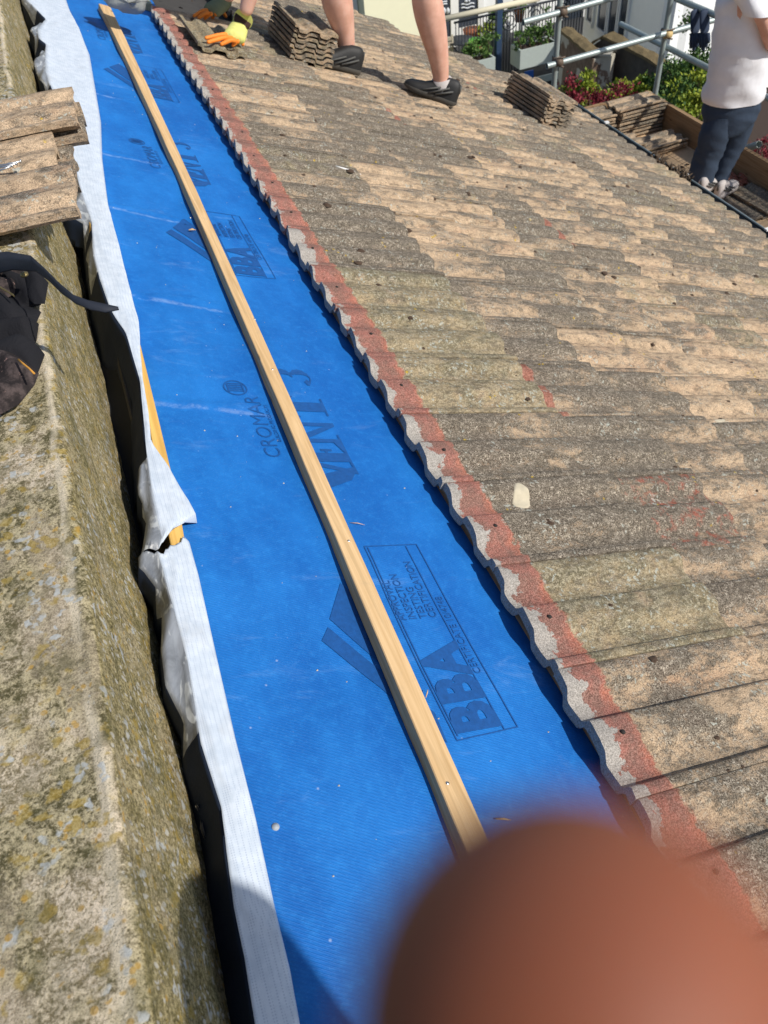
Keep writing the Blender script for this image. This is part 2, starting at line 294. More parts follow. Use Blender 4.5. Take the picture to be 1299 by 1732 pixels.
M['old_batten'] = mat_wood('grey_green_batten', (.20, .22, .16), (.32, .33, .24))
M['toe_wood'] = mat_wood('toe_board_wood', (.24, .145, .07), (.38, .25, .14))
M['plank'] = plain('orange_brown_deck_sheet', (.60, .42, .25), .85, .25, 9, .3)
M['dirt'] = plain('dark_crumbs', (.07, .045, .03), .95, .4, 40)
M['nail'] = plain('bright_nail_steel', (.62, .64, .66), .32, .1, 60, 0, .9)
M['dullnail'] = plain('dull_nail_head', (.34, .38, .42), .7, .15, 60); M['hole'] = plain('nail_hole_shadow', (.03, .025, .022), .95)
M['mortar'] = plain('cream_mortar', (.52, .46, .34), .9, .2, 60, .4)
M['galv'] = plain('galvanised_tube', (.36, .42, .41), .48, .22, 14, .15, .45)
M['coupler'] = plain('rusty_coupler', (.16, .12, .09), .7, .4, 60, .5, .4)
M['brass'] = plain('gold_tape', (.60, .44, .20), .6, .2, 90)
M['gutter'] = plain('grey_gutter', (.07, .08, .09), .5, .2, 25)
def mat_skin():
    n = NT('skin'); p = n.obj(); a = n.noise(p, 12, 4, .6); c = n.mix(n.ss(a, .35, .65), (.62, .34, .25), (.72, .43, .33)); n.b.inputs['Subsurface Weight'].default_value = .12
    n.b.inputs['Subsurface Scale'].default_value = .006; n.bump(n.noise(p, 260, 3), .15, .0006); return n.done(c, .55, .35)
M['skin'] = mat_skin()
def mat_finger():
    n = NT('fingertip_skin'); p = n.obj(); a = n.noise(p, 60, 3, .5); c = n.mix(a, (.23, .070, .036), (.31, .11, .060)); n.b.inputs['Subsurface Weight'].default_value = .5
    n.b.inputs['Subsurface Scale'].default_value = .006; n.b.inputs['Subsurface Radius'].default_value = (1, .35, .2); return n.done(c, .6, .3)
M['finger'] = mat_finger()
M['glove_y'] = plain('yellow_green_knit', (.66, .66, .20), .9, .25, 50, .6)
M['glove_g'] = plain('grey_green_knit', (.20, .22, .12), .9, .25, 50, .6)
M['glove_o'] = plain('orange_latex', (.85, .24, .025), .6, .2, 40, .5)
M['glove_n'] = plain('navy_glove', (.025, .04, .075), .8, .2, 40, .4)
M['black'] = plain('black_shoe', (.018, .018, .018), .6, .4, 40, .5)
M['black2'] = plain('charcoal_mesh', (.085, .085, .08), .7, .3, 90, .5)
M['sole'] = plain('dark_rubber', (.085, .08, .07), .7, .3, 30, .3)
M['sock_w'] = plain('grey_white_sock', (.50, .46, .44), .95, .15, 120, .6)
M['cuff'] = plain('dark_brown_cuff', (.05, .025, .02), .9)
def cloth(name, col, sc=30, bump=.5):
    n = NT(name); p = n.obj(); a = n.noise(p, 6, 5, .6); c = n.mix(a, tuple(x * .8 for x in col), tuple(min(1, x * 1.18) for x in col)); n.bump(n.m2('ADD', n.noise(p, sc, 4, .6, .8), n.m2('MULTIPLY', n.noise(p, 400, 2), .15)), bump, .006); return n.done(c, .92, .15)
M['shirt'] = cloth('white_cotton', (.78, .78, .81), 10, .55); M['jogger'] = cloth('blue_grey_fleece', (.042, .060, .092), 14, .8)
M['blackcloth'] = cloth('black_work_cloth', (.016, .016, .019), 45, .6)
def mat_denim():
    n = NT('faded_black_denim'); p = n.pos(); a = n.noise(p, 55, 5, .7); c = n.mix(n.ss(a, .4, .7), (.022, .018, .018), (.085, .065, .062)); c = n.mix(n.ss(n.noise(p, 90, 3), .62, .70), c, (.24, .15, .13)); n.bump(a, .5, .003); return n.done(c, .9, .15)
M['denim'] = mat_denim()
M['thread'] = plain('orange_thread', (.58, .27, .04), .8); M['zip'] = plain('brass_zip', (.22, .17, .07), .5, .3, 60, 0, .6)
M['strap'] = plain('navy_strap', (.018, .022, .034), .75, .25, 60, .3)
M['grey_sheet'] = plain('dusty_grey_plastic', (.30, .31, .29), .7, .35, 12, .6, 0, .4, .01)
def foliage(name, a, b):
    n = NT(name); c = n.mix(n.ge.outputs['Random Per Island'], a, b); m = n.done(c, .6, .3); n.b.inputs['Transmission Weight'].default_value = 0; return m
M['conifer'] = foliage('conifer_leaf', (.025, .075, .018), (.13, .22, .05)); M['lime'] = foliage('lime_leaf', (.14, .22, .02), (.34, .38, .04)); M['redleaf'] = foliage('crimson_leaf', (.10, .012, .018), (.26, .03, .045))
M['herb'] = foliage('herb_leaf', (.05, .12, .03), (.16, .26, .06)); M['twig'] = plain('brown_twig', (.10, .07, .045), .9)
M['cream'] = plain('cream_render', (.88, .85, .60), .9, .05, 6, .1); M['whitewall'] = plain('white_render', (.84, .85, .84), .85, .05, 5, .1)
M['greywall'] = plain('pale_grey_render', (.62, .65, .68), .85, .06, 5, .1); M['whitepaint'] = plain('white_gloss', (.80, .80, .78), .4, .04, 20)
M['board'] = plain('chalkboard', (.035, .045, .065), .7, .25, 30); M['chalk'] = plain('chalk_line', (.55, .58, .62), .9)
M['glass'] = plain('dark_window_glass', (.03, .04, .055), .12, .2, 6, 0, 0, .8); M['iron'] = plain('black_iron', (.02, .025, .035), .5, .2, 30); M['bluepost'] = plain('blue_grey_post', (.03, .06, .12), .5)
M['planter'] = plain('grey_green_planter', (.40, .45, .42), .8, .15, 20, .2); M['soil'] = plain('soil', (.06, .04, .03), .95, .3, 50); M['limeplastic'] = plain('lime_plastic', (.16, .70, .06), .4, .1)
M['gapshade'] = plain('gap_painted_shade', (.010, .012, .015), .9); M['felt'] = plain('black_roof_felt', (.035, .037, .04), .8, .3, 12, .3); M['bluesign'] = plain('blue_sign', (.02, .13, .55), .5); M['terracotta'] = plain('terracotta', (.35, .12, .06), .8)
M['oldwood'] = plain('weathered_chair_wood', (.38, .34, .27), .85, .2, 30, .2); M['woodrail'] = plain('cream_wood_rail', (.62, .57, .42), .7, .12, 20, .1)
def mat_ruin():
    n = NT('patched_render_wall'); p = n.pos(); a = n.noise(p, 1.1, 5, .6); f = n.noise(p, 9, 5, .7); c = n.mix(n.ss(f, .3, .7), (.13, .09, .065), (.24, .175, .13)); c = n.mix(n.ss(a, .50, .52), c, n.mix(f, (.40, .37, .30), (.50, .47, .40))); n.bump(f, .6, .02); return n.done(c, .95, .1)
M['ruin'] = mat_ruin(); M['mossy'] = plain('mossy_stone_coping', (.17, .13, .07), .95, .45, 8, .7, 0, .1, .03); M['darkstone'] = plain('sooty_stone', (.10, .09, .075), .95, .5, 5, .7, 0, .1, .03)
M['brick'] = plain('house_brick', (.30, .17, .11), .9, .25, 8, .3); M['asphalt'] = plain('ground_asphalt', (.06, .06, .058), .95, .25, 3, .2); M['net'] = plain('black_net', (.012, .014, .016), .8)
M['blackfab'] = plain('grey_shade_cloth', (.05, .065, .075), .85, .2, 10, .3); M['orange_net'] = plain('orange_plastic', (.70, .20, .06), .6)
M['hair'] = plain('brown_hair', (.06, .035, .02), .8, .4, 60, .6); M['phone'] = plain('black_phone_glass', (.02, .02, .022), .2); M['jacket'] = cloth('dark_work_jacket', (.04, .045, .055), 20, .5); M['ply'] = plain('sarking_felt', (.05, .045, .04), .9, .3, 12)
# ------------------------------------------------------------------ ground and the building we stand on
g = MB(); g.quad((-150, -150, -11), (150, -150, -11), (150, 150, -11), (-150, 150, -11)); tag(g.build('ground', M['asphalt']), kind='structure')
hb = MB(); hb.aabb(-0.9, 3.25, -3.0, 5.3, -11, -2.75)
o = hb.build('house_wall', M['brick']); tag(o, 'brick house body under the tiled roof slope', 'house')
# roof: sarking plane under the tiles, the tiles are its parts
roof = MB(); roof.box(rp(0.28, -1.2, -.105), ES * 3.68, EY * 6.2, EN * .016); roof.box(rp(0.28, 5.0, -.105), ES * 2.42, EY * 4.2, EN * .016)
rv = roof.build('roof', M['ply']); tag(rv, kind='structure')
# ------------------------------------------------------------------ tile mesh
TW = 0.2355; TL = 0.444
PROF = [(0.0, -.0008), (.003, .0), (.017, -.0003), (.021, -.004), (.025, -.0125), (.029, -.0142), (.047, -.0146), (.063, -.0138), (.068, -.0120), (.079, -.0025), (.084, -.0004), (.100, .0004), (.128, .0002), (.134, -.0012), (.140, -.0108), (.145, -.0138), (.162, -.0144), (.178, -.0138), (.184, -.0115), (.194, -.0025), (.199, -.0004), (.216, .0002), (TW - .004, -.0002), (TW - .0012, -.0022)]
PROF = [(y, z * 1.3) for y, z in PROF]
def tile_mesh(seed, L=TL, nx=16, under=False):
    rnd = random.Random(seed); ys = []
    for i, (y, z) in enumerate(PROF):
        ys.append((y, z))
    n = len(ys); top = []; bot = []
    sd = Vector((seed * 3.7, seed * 1.9, 0))
    for i in range(nx + 1):
        x = L * i / nx; rt = []; rb = []
        for k, (y, z) in enumerate(ys):
            xx = x; zz = z
            if i == 0: xx += .0028 * noise.noise(Vector((y * 45, 0, 0)) + sd) + .002 * math.sin(y * 60)
            if i == nx: xx += .006 * noise.noise(Vector((y * 30, 5, 0)) + sd) - .0015; zz -= .0025
            if i == nx - 1: zz -= .0004
            if 0 < i < nx: xx = L * (i / nx); zz += .0009 * noise.noise(Vector((x * 30, y * 60, 2)) + sd)
            zz += .0015 * math.sin(x * 5 + seed) * 0.5
            rt.append((xx, y, zz)); rb.append((xx, y, zz - .0135 - (.006 if i == 0 else 0)))
        top.append(rt); bot.append(rb)
    mb = MB(); vs = [p for r in top for p in r] + [p for r in bot for p in r]; N = n * (nx + 1); fs = []; sm = []
    for i in range(nx):
        for k in range(n - 1):
            a = i * n + k; fs.append((a, a + n, a + n + 1, a + 1)); sm.append(True)
    for i in range(0, nx):
        for k in range(n - 1):
            a = N + i * n + k; fs.append((a, a + 1, a + n + 1, a + n)); sm.append(True)
    # end and side faces get their own vertices for crisp edges
    mb.add(vs, fs, 0, True)
    e = []
    for row in (0, nx):
        for k in range(n - 1):
            a, b = top[row][k], top[row][k + 1]; c, d = bot[row][k + 1], bot[row][k]
            mb.add([a, b, c, d], [(0, 1, 2, 3) if row == 0 else (3, 2, 1, 0)])
    for k in (0, n - 1):
        for i in range(nx):
            a, b = top[i][k], top[i + 1][k]; c, d = bot[i + 1][k], bot[i][k]
            mb.add([a, b, c, d], [(3, 2, 1, 0) if k == 0 else (0, 1, 2, 3)])
    return mb.mesh('roof_tile')
TM = [tile_mesh(i) for i in range(6)]; TMT = [tile_mesh(20 + i) for i in range(5)]
for me in TM: me.materials.append(M['tile'])
for me in TMT: me.materials.append(M['tile_top'])
def tile_matrix(p, X, Y, tx=0.0, jit=0.0):
    X = Vector(X).normalized(); Y = Vector(Y); Y = (Y - X * Y.dot(X)).normalized(); Z = X.cross(Y)
    return Matrix(((X.x, Y.x, Z.x, p[0]), (X.y, Y.y, Z.y, p[1]), (X.z, Y.z, Z.z, p[2]), (0, 0, 0, 1)))
RISE = .060
rnd = random.Random(11)
# hand-set weathering: (course, column) -> dark, olive, red
SPEC = {(0, -1): (.5, .2, .1), (0, 0): (.35, .25, .0), (0, 1): (.35, .85, .05), (0, 2): (1.05, .2, .15), (0, 3): (.85, .1, .1), (0, 4): (.2, .85, 0), (0, 5): (.3, .95, 0), (0, 6): (.5, .85, 0), (0, 7): (1.2, .2, 0), (0, 8): (1.1, .2, 0), (0, 9): (.6, .1, 0), (0, 10): (.9, .6, 0), (1, 0): (.5, .2, 0), (1, 1): (.5, .3, 0), (1, 2): (.9, .1, .66), (1, 3): (1.15, .3, 0), (1, 4): (.65, .1, .1), (1, 5): (.8, .1, 0), (1, 6): (.5, .1, 0), (1, 7): (.3, .1, 0), (2, 2): (.4, .1, 0), (2, 3): (.45, .1, 0)}
njoined = MB(); cnt = 0; nail_pts = []
for c in range(11):
    st = 1.29 + .267 * c; sh_ = st - TL; top = (c == 0)
    for k in range(-2, 34):
        y0 = .310 + TW * k
        ylim = 4.86 if c <= 1 else (6.75 if st < 2.6 else 6.75 - (st - 2.6) * 1.0 + .08)
        if y0 + TW > ylim + .06: continue
        h = .0 if top else TL * RISE - TL * RISE
        jx = rnd.uniform(-.0035, .0035); jh = rnd.uniform(-.0012, .0015); X = ES + EN * (RISE + rnd.uniform(-.006, .006)); Yv = EY + ES * rnd.uniform(-.006, .006)
        p = rp(sh_ + jx, y0 + .0008, jh + rnd.uniform(-.0008, .0008))
        Mx = tile_matrix(p, X, Yv)
        cs = [pix(Mx @ Vector(q)) for q in ((0, 0, 0), (TL, 0, 0), (0, TW, 0), (TL, TW, 0))]
        vis = any(-40 < q[0] < 1340 and -40 < q[1] < 1780 for q in cs)
        me = (TMT if top else TM)[rnd.randrange(5)]
        if top:
            nail_pts.append(Mx @ Vector((.045 + rnd.uniform(-.006, .006), .108 + rnd.uniform(-.01, .01), .0013)))
        if vis:
            o = bpy.data.objects.new('roof_tile', me); C.objects.link(o); o.parent = rv; o.matrix_world = Mx; cnt += 1
            d = rnd.uniform(-.05, 1.05); cl = (d, max(0, rnd.gauss(.30, .20)) if c < 6 else max(0, rnd.gauss(.38, .15)), .55 if rnd.random() < .02 else max(0, rnd.gauss(0, .1)))
            if (c, k) in SPEC: cl = SPEC[(c, k)]
            o.color = (cl[0], min(1, cl[1]), min(1, cl[2]), 0 if ((c, k) in ((1, 4), (4, 9), (3, 14)) or (c > 1 and rnd.random() < .012)) else 1)
        elif -1.3 < y0:
            i0 = 0; vv = [Mx @ Vector(q) for q in ((0, 0, 0), (TL, 0, 0), (TL, TW, 0), (0, TW, 0), (0, 0, -.014), (TL, 0, -.014), (TL, TW, -.014), (0, TW, -.014))]
            vsx = [Mx @ v.co for v in me.vertices]; njoined.add(vsx, [tuple(pp.vertices) for pp in me.polygons], 1 if top else 0, True)
print('tiles in view', cnt)
if njoined.v: o = njoined.build('roof_tiling', [M['tile'], M['tile_top']], rv); o['kind'] = 'stuff'
for p in nail_pts:
    hm = MB(); hm.tube([p - EN * .003, p + EN * .0012], .0042, 8); o = hm.build('nail_hole', M['hole'], rv)
def tile_h(s, y):
    c = max(0, math.ceil((s - 1.29) / .267)); x = s - (1.29 + .267 * c - TL); yl = (y - .310) % TW
    return x * RISE + lerp(PROF, yl)
# painted red streaks showing where a tile has slipped, and a cream mortar splash
def splash(name, pts, mat, label, cat, h0=.002, th=.003, parent=None):
    c = sum((Vector(p) for p in pts), Vector()) / len(pts); ring = []
    for a, b in zip(pts, pts[1:] + pts[:1]):
        for t in (0, .33, .66): q = Vector(a).lerp(Vector(b), t); q += (q - c) * .10 * noise.noise(q * 60); ring.append(q)
    n = len(ring); dr_ = lambda p, e: rp(p.dot(ES), p.y, tile_h(p.dot(ES), p.y) + e); LV = (1.0, .93, .75, .5, .25); n = len(ring); vs = [dr_(c.lerp(p, t), (-.001, th, th, th, th)[j]) for j, t in enumerate(LV) for p in ring] + [dr_(c, th)]
    fs = [(j * n + i, j * n + (i + 1) % n, (j + 1) * n + (i + 1) % n, (j + 1) * n + i) for j in range(4) for i in range(n)] + [(4 * n + i, 4 * n + (i + 1) % n, 5 * n) for i in range(n)]
    m = MB(); m.add(vs, fs, 0, True); o = m.build(name, mat, parent)
    if label: tag(o, label, cat)
    return o
def rpt(x, y, h=.026): return at_roof(x, y, h)
splash('mortar_splash', [rp(sy(885, 835, .008)[0] + .021 * math.cos(a_ * .45) - (.008 if a_ in (8, 9) else 0), sy(885, 835, .008)[1] + .026 * math.sin(a_ * .45) * (1.25 if a_ in (2, 3, 4) else 1)) for a_ in range(14)], M['mortar'], 'round cream mortar splash on the tile next to the red band', 'mortar splash', .001, .0012)
splash('paint_splash', [rpt(1212, 704), rpt(1232, 702), rpt(1238, 712), rpt(1220, 716)], M['mortar'], 'small white splash on a tile near the right edge of the photo', 'mortar splash', .001, .0008)
m = MB(); q0, q1 = sy(566, 286, .01), sy(610, 298, .01); m.tube([rp(q0[0] + (q1[0] - q0[0]) * t, q0[1] + (q1[1] - q0[1]) * t, .022 - .006 * t) for t in (0, .25, .5, .75, 1)], [.001, .0035, .0045, .004, .001], 6); tag(m.build('sliver', M['whitepaint']), 'thin white sliver lying on the dark tiles mid slope', 'sliver')
M['redmark'] = plain('old_red_paint', (.40, .12, .085), .9, .3, 90, .5)

# clods of moss and dirt on the tiles
rc = random.Random(5)
def clod(p, r, nrm=EN):
    m = MB(); vs = []; fs = []; n = 7
    for j, (rr, hh) in enumerate(((1, 0), (.95, .35), (.6, .7))):
        for i in range(n):
            a = 2 * math.pi * i / n; q = r * rr * (1 + .35 * rc.uniform(-1, 1)); vs.append(p + ES * math.cos(a) * q * 1.25 + EY * math.sin(a) * q + nrm * (hh * r * .8 - .002))
    vs.append(p + nrm * r * .65)
    for j in range(2):
        for i in range(n): fs.append((j * n + i, j * n + (i + 1) % n, (j + 1) * n + (i + 1) % n, (j + 1) * n + i))
    for i in range(n): fs.append((2 * n + i, 2 * n + (i + 1) % n, 3 * n))
    m.add(vs, fs, 0, False); return m
moss = MB()
for i in range(900):
    s = rc.uniform(1.0, 3.9); y = rc.uniform(.2, 6.4)
    if y > 6.6 - max(0, s - 2.6): continue
    c_ = max(0, math.ceil((s - 1.29) / .267)); st = 1.29 + .267 * c_
    if rc.random() < .6: s = st - .267 + rc.uniform(.001, .02)
    hh = tile_h(s, y)
    m_ = clod(rp(s, y, hh), rc.choice((.003, .004, .005, .006, .009)) * (1.3 if y > 2 else .8)); moss.add(m_.v, m_.f, 0, False)
tag(moss.build('moss_crumbs', M['dirt']), 'dark moss and dirt crumbs scattered over the tiles', 'moss', kind='stuff')
# ------------------------------------------------------------------ gutter at the eaves
gt = empty('gutter', rp(3.97, 2.5, -.05), 'grey gutter with a thin rim along the eaves', 'gutter')
m = MB(); rows = []
for i in range(60):
    y = -1.0 + i * 6.5 / 59; row = []
    for k in range(9):
        a = math.pi * k / 8; row.append(rp(3.99, y, .0) + Vector((.034 - .034 * math.cos(a), 0, -.045 * math.sin(a) - .015)) + Vector((0, 0, .006 * noise.noise(Vector((0, y * 2, 0))))))
    rows.append(row)
solid(rows, (0, 0, -.002), m); m.build('channel', M['gutter'], gt)
m = MB(); m.tube([rp(3.99, y, 0) + Vector((.068, 0, -.012)) for y in (-1.0, 1, 3, 5.5)], .006, 8); m.build('rim', M['galv'], gt)
for y in (1.3, 2.2, 3.18, 3.95, 4.9):
    m = MB(); b = rp(3.99, y, 0); m.box(b + Vector((.05, -.012, -.006)), (.03, 0, 0), (0, .024, 0), (0, 0, .010)); m.build('bracket', M['whitepaint'], gt)
wd = MB()
for i in range(90):
    y = rc.choice((3.95, 4.05, 4.2)) + rc.gauss(0, .05); b = rp(3.97, y, .0) + Vector((rc.uniform(.0, .06), 0, 0)); d = Vector((rc.uniform(-.5, 1), rc.uniform(-1, 1), rc.uniform(.4, 1.2))).normalized() * rc.uniform(.02, .07); wd.tube([b, b + d * .5, b + d + Vector((0, 0, -.008))], [.003, .006, .001], 4)
tag(wd.build('gutter_weeds', M['twig']), 'dry dark weeds growing out of the gutter', 'weeds', kind='stuff')
# ------------------------------------------------------------------ blue membrane and its print
HM = -.050
def mem_h(s, y):
    sag = .0035 * math.sin((y - .25) * 2 * math.pi / .55) * math.sin(max(0, min(1, (s - .3) / .55)) * math.pi)
    return HM + sag + .0035 * noise.noise(Vector((s * 5, y * 2.2, 0))) + .0016 * noise.noise(Vector((s * 16, y * 9, 3))) + .0007 * (1 - 2 * abs(noise.noise(Vector((s * 7 + y * 3, y * 5 - s * 2, 8))))) ** 3
SEAMS = [1.34, 1.78, 2.28, 2.69, 3.3]
def mem_pt(s, y, d=0.0):
    h = mem_h(s, y)
    for i, q in enumerate(SEAMS):
        if s < .56: e = (y - q + (s - .35) * .14 + .012 * math.sin(s * 20 + i)); h += .0040 * math.exp(-(e / .007) ** 2)
    return rp(s, y, h + d)
TMR = [(0, .276), (.5, .284), (.82, .293), (.90, .300), (1.1, .309), (1.3, .312), (1.5, .316), (1.62, .310), (8, .310)]
m = MB(); m.grid([[mem_pt((lambda q0: q0 + (.92 - q0) * k / 60)(lerp(TMR, -.35 + 8.6 * (i / 700)) - .006), -.35 + 8.6 * (i / 700)) for k in range(61)] for i in range(701)], flip=False)
mem = m.build('roofing_membrane', M['membrane']); tag(mem, 'printed blue breather membrane laid along the top of the roof', 'membrane')
bpy.context.view_layer.update()
def printed(name, polys, parent=mem):
    m = MB()
    for poly in polys:
        # fan each convex polygon finely enough to follow the sheet
        c = (sum(p[0] for p in poly) / len(poly), sum(p[1] for p in poly) / len(poly)); K = 5
        for a, b in zip(poly, poly[1:] + poly[:1]):
            L_ = max(math.hypot(a[0] - c[0], a[1] - c[1]), math.hypot(b[0] - c[0], b[1] - c[1])); K = max(2, min(14, int(L_ / .008)))
            grid = []
            for i in range(K + 1):
                t = i / K; p0 = (c[0] + (a[0] - c[0]) * t, c[1] + (a[1] - c[1]) * t); p1 = (c[0] + (b[0] - c[0]) * t, c[1] + (b[1] - c[1]) * t)
                J = max(1, min(14, int(math.hypot(a[0] - b[0], a[1] - b[1]) / .008)))
                grid.append([mem_pt(p0[0] + (p1[0] - p0[0]) * j / J, p0[1] + (p1[1] - p0[1]) * j / J, .0013) for j in range(J + 1)])
            m.grid(grid)
    return m.build(name, M['print'], parent)
def text_part(name, body, s, y, size, off=0.0, xs=1.0, shear=0.0, track=1.0):
    cu = bpy.data.curves.new(name, 'FONT'); cu.body = body; cu.size = size; cu.offset = off; cu.shear = shear; cu.space_character = track; cu.resolution_u = 3
    o = bpy.data.objects.new(name, cu); C.objects.link(o); dg = bpy.context.evaluated_depsgraph_get(); dg.update()
    me = bpy.data.meshes.new_from_object(o.evaluated_get(dg)); bpy.data.objects.remove(o); bpy.data.curves.remove(cu)
    import bmesh
    bm = bmesh.new(); bm.from_mesh(me); bmesh.ops.triangulate(bm, faces=bm.faces[:])
    for _ in range(3):
        ed = [e for e in bm.edges if e.calc_length() > .014]
        if ed: bmesh.ops.subdivide_edges(bm, edges=ed, cuts=1)
        bmesh.ops.triangulate(bm, faces=bm.faces[:])
    for v in bm.verts: v.co = mem_pt(s - v.co.y, y + v.co.x * xs, .0013)
    bm.to_mesh(me); bm.free(); return link(name, me, M['print'], mem)
def line(a, b, w=.0011):
    dx, dy = b[0] - a[0], b[1] - a[1]; L_ = math.hypot(dx, dy); nx, ny = -dy / L_ * w, dx / L_ * w
    n = max(1, int(L_ / .05)); out = []
    for i in range(n):
        t0, t1 = i / n, (i + 1) / n; p = (a[0] + dx * t0, a[1] + dy * t0); q = (a[0] + dx * t1, a[1] + dy * t1); out.append([(p[0] - nx, p[1] - ny), (q[0] - nx, q[1] - ny), (q[0] + nx, q[1] + ny), (p[0] + nx, p[1] + ny)])
    return out
def serif(ch, y, b=.697, t=.603):           # heavy serif capitals as convex pieces; (along, up) in 0..1 letter space
    def P(l):
        cu_ = sum(u for u, v in l) / len(l); return [(b + (t - b) * v, y + cu_ + (u - cu_) * (1.5 if max(q[0] for q in l) - min(q[0] for q in l) < .06 else 1.0)) for u, v in l]
    w1 = .018; out = []
    if ch == 'V': out = [P([(0, 1), (.030, 1), (.050, 0), (.042, 0), (.020, .25)]), P([(.072, 1), (.062, 1), (.042, 0), (.050, 0)]), P([(-.004, 1), (.036, 1), (.036, .96), (-.004, .96)]), P([(.054, 1), (.080, 1), (.080, .96), (.054, .96)])]
    if ch == 'E': out = [P([(.006, 0), (.026, 0), (.026, 1), (.006, 1)]), P([(0, 0), (.055, 0), (.058, .24), (.048, .06), (0, .06)]), P([(0, 1), (.055, 1), (.056, .80), (.048, .94), (0, .94)]), P([(.026, .54), (.040, .54), (.040, .47), (.026, .47)]), P([(.038, .63), (.043, .63), (.043, .36), (.038, .36)])]
    if ch == 'N': out = [P([(.006, 0), (.014, 0), (.014, 1), (.006, 1)]), P([(0, 1), (.026, 1), (.072, 0), (.060, 0), (.012, .9)]), P([(.062, 0), (.070, 0), (.070, 1), (.062, 1)]), P([(-.004, 0), (.024, 0), (.024, .05), (-.004, .05)]), P([(.052, 1), (.080, 1), (.080, .95), (.052, .95)])]
    if ch == 'T': out = [P([(.026, 0), (.048, 0), (.048, 1), (.026, 1)]), P([(0, 1), (.074, 1), (.074, .93), (0, .93)]), P([(0, 1), (.008, .93), (.003, .74), (0, .74)]), P([(.074, 1), (.066, .93), (.071, .74), (.074, .74)]), P([(.016, 0), (.058, 0), (.058, .05), (.016, .05)])]
    if ch == '3':
        for cx0, r0, v0 in ((.030, .5, .74), (.032, .5, .28)):
            a0, a1 = (150, -80) if v0 > .5 else (80, -160); ps = []
            for i in range(10):
                a = R(a0 + (a1 - a0) * i / 9); wd_ = .10 + .16 * max(0, math.cos(a)); ps.append((cx0 + .030 * math.cos(a), v0 + .27 * math.sin(a), cx0 + .030 * (1 - wd_ * 1.8) * math.cos(a), v0 + .27 * (1 - wd_) * math.sin(a)))
            for p, q in zip(ps, ps[1:]): out.append(P([(p[0], p[1]), (q[0], q[1]), (q[2], q[3]), (p[2], p[3])]))
        out.append(P([(.004, .14), (.014, .06), (.022, .14), (.014, .24)]))
    return out
for blk, yo in enumerate((0.0, 1.456, 2.912)):
    Q = lambda l: [(s, y + yo) for s, y in l]
    if blk < 2 or True:
        bx = []
        for a, b in (((.632, .476), (.748, .480)), ((.748, .480), (.742, .889)), ((.742, .889), (.630, .889)), ((.630, .889), (.632, .476)), ((.722, .480), (.717, .886)), ((.637, .483), (.636, .886))): bx += line((a[0], a[1] + yo), (b[0], b[1] + yo))
        printed('printed_frame', bx)
        text_part('printed_text', 'BBA', .7165, .484 + yo, .108, .0048, .86, 0, 1.05)
        for tx, s_ in (('APPROVAL', .648), ('INSPECTION', .669), ('TESTING', .690), ('CERTIFICATION', .710)): text_part('printed_text', tx, s_, .714 + yo, .0215, .0002, .86)
        text_part('printed_text', 'CERTIFICATE 10/4748', .7375, .588 + yo, .0195, 0, .93)
        printed('printed_emblem', [Q([(.554, .807), (.509, .732), (.548, .664), (.575, .735)]), Q([(.575, .735), (.548, .664), (.600, .575), (.612, .66)]), Q([(.554, .807), (.575, .735), (.612, .66), (.618, .70)]),
                                   Q([(.501, .716), (.482, .691), (.543, .593), (.560, .620)]), Q([(.560, .620), (.543, .593), (.614, .475), (.618, .530)])])
    for ch, y in (('V', 1.062), ('E', 1.138), ('N', 1.200), ('T', 1.292), ('3', 1.408)): printed('printed_letter', serif(ch, y + yo))
    text_part('printed_text', 'CROMAR', .547, 1.152 + yo, .049, -.0002, 1.02)
    text_part('printed_text', 'BUILDING PRODUCTS', .560, 1.205 + yo, .0125, 0, 1.0)
    rr = []; cs_, cy_ = .503, 1.388 + yo
    for i in range(28):
        a, b = 2 * math.pi * i / 28, 2 * math.pi * (i + 1) / 28
        rr.append([(cs_ + .027 * math.cos(a), cy_ + .027 * math.sin(a)), (cs_ + .027 * math.cos(b), cy_ + .027 * math.sin(b)), (cs_ + .0235 * math.cos(b), cy_ + .0235 * math.sin(b)), (cs_ + .0235 * math.cos(a), cy_ + .0235 * math.sin(a))])
    for i in range(5): y_ = cy_ - .013 + i * .0065; rr.append([(cs_ - .014, y_), (cs_ + .014, y_), (cs_ + .014, y_ + .0035), (cs_ - .014, y_ + .0035)])
    rr.append([(cs_ + .015, cy_ - .017), (cs_ + .019, cy_ - .012), (cs_ + .019, cy_ + .012), (cs_ + .015, cy_ + .017)]); rr.append([(cs_ - .015, cy_ - .017), (cs_ - .019, cy_ - .012), (cs_ - .019, cy_ + .012), (cs_ - .015, cy_ + .017)])
    printed('printed_roundel', rr)
# small nails, splinters and grit on the membrane
for i, (x, y, lab) in enumerate(((380, 931, 'round nail head beside the torn white strip'), (466, 1399, 'round nail head nearest to the bottom of the photo'))):
    p = at_roof(x, y, HM); nm = MB(); nm.tube([p - EN * .002, p + EN * .0015], .0050, 14); tag(nm.build('clout_nail', M['dullnail'], None), 'silver ' + lab, 'nail', 'clout nails in the membrane')
for (a, b, w_, lab) in (((592, 884), (617, 888), .0009, 'thin splinter lying right of the middle of the long batten'), ((720, 1180), (724, 1166), .0012, 'short splinter standing at the right edge of the batten'), ((838, 1385), (864, 1387), .0016, 'pale wood chip on the blue sheet near the bottom'), ((319, 389), (331, 389), .0032, 'curled wood chip on the upper printed emblem')):
    p, q = at_roof(*a, HM + .006), at_roof(*b, HM + .008); sp = MB(); sp.tube([p, p.lerp(q, .5) + EN * .002, q], [w_ * .5, w_, w_ * .3], 5); tag(sp.build('wood_splinter', M['batten']), lab, 'splinter')
grit = MB()
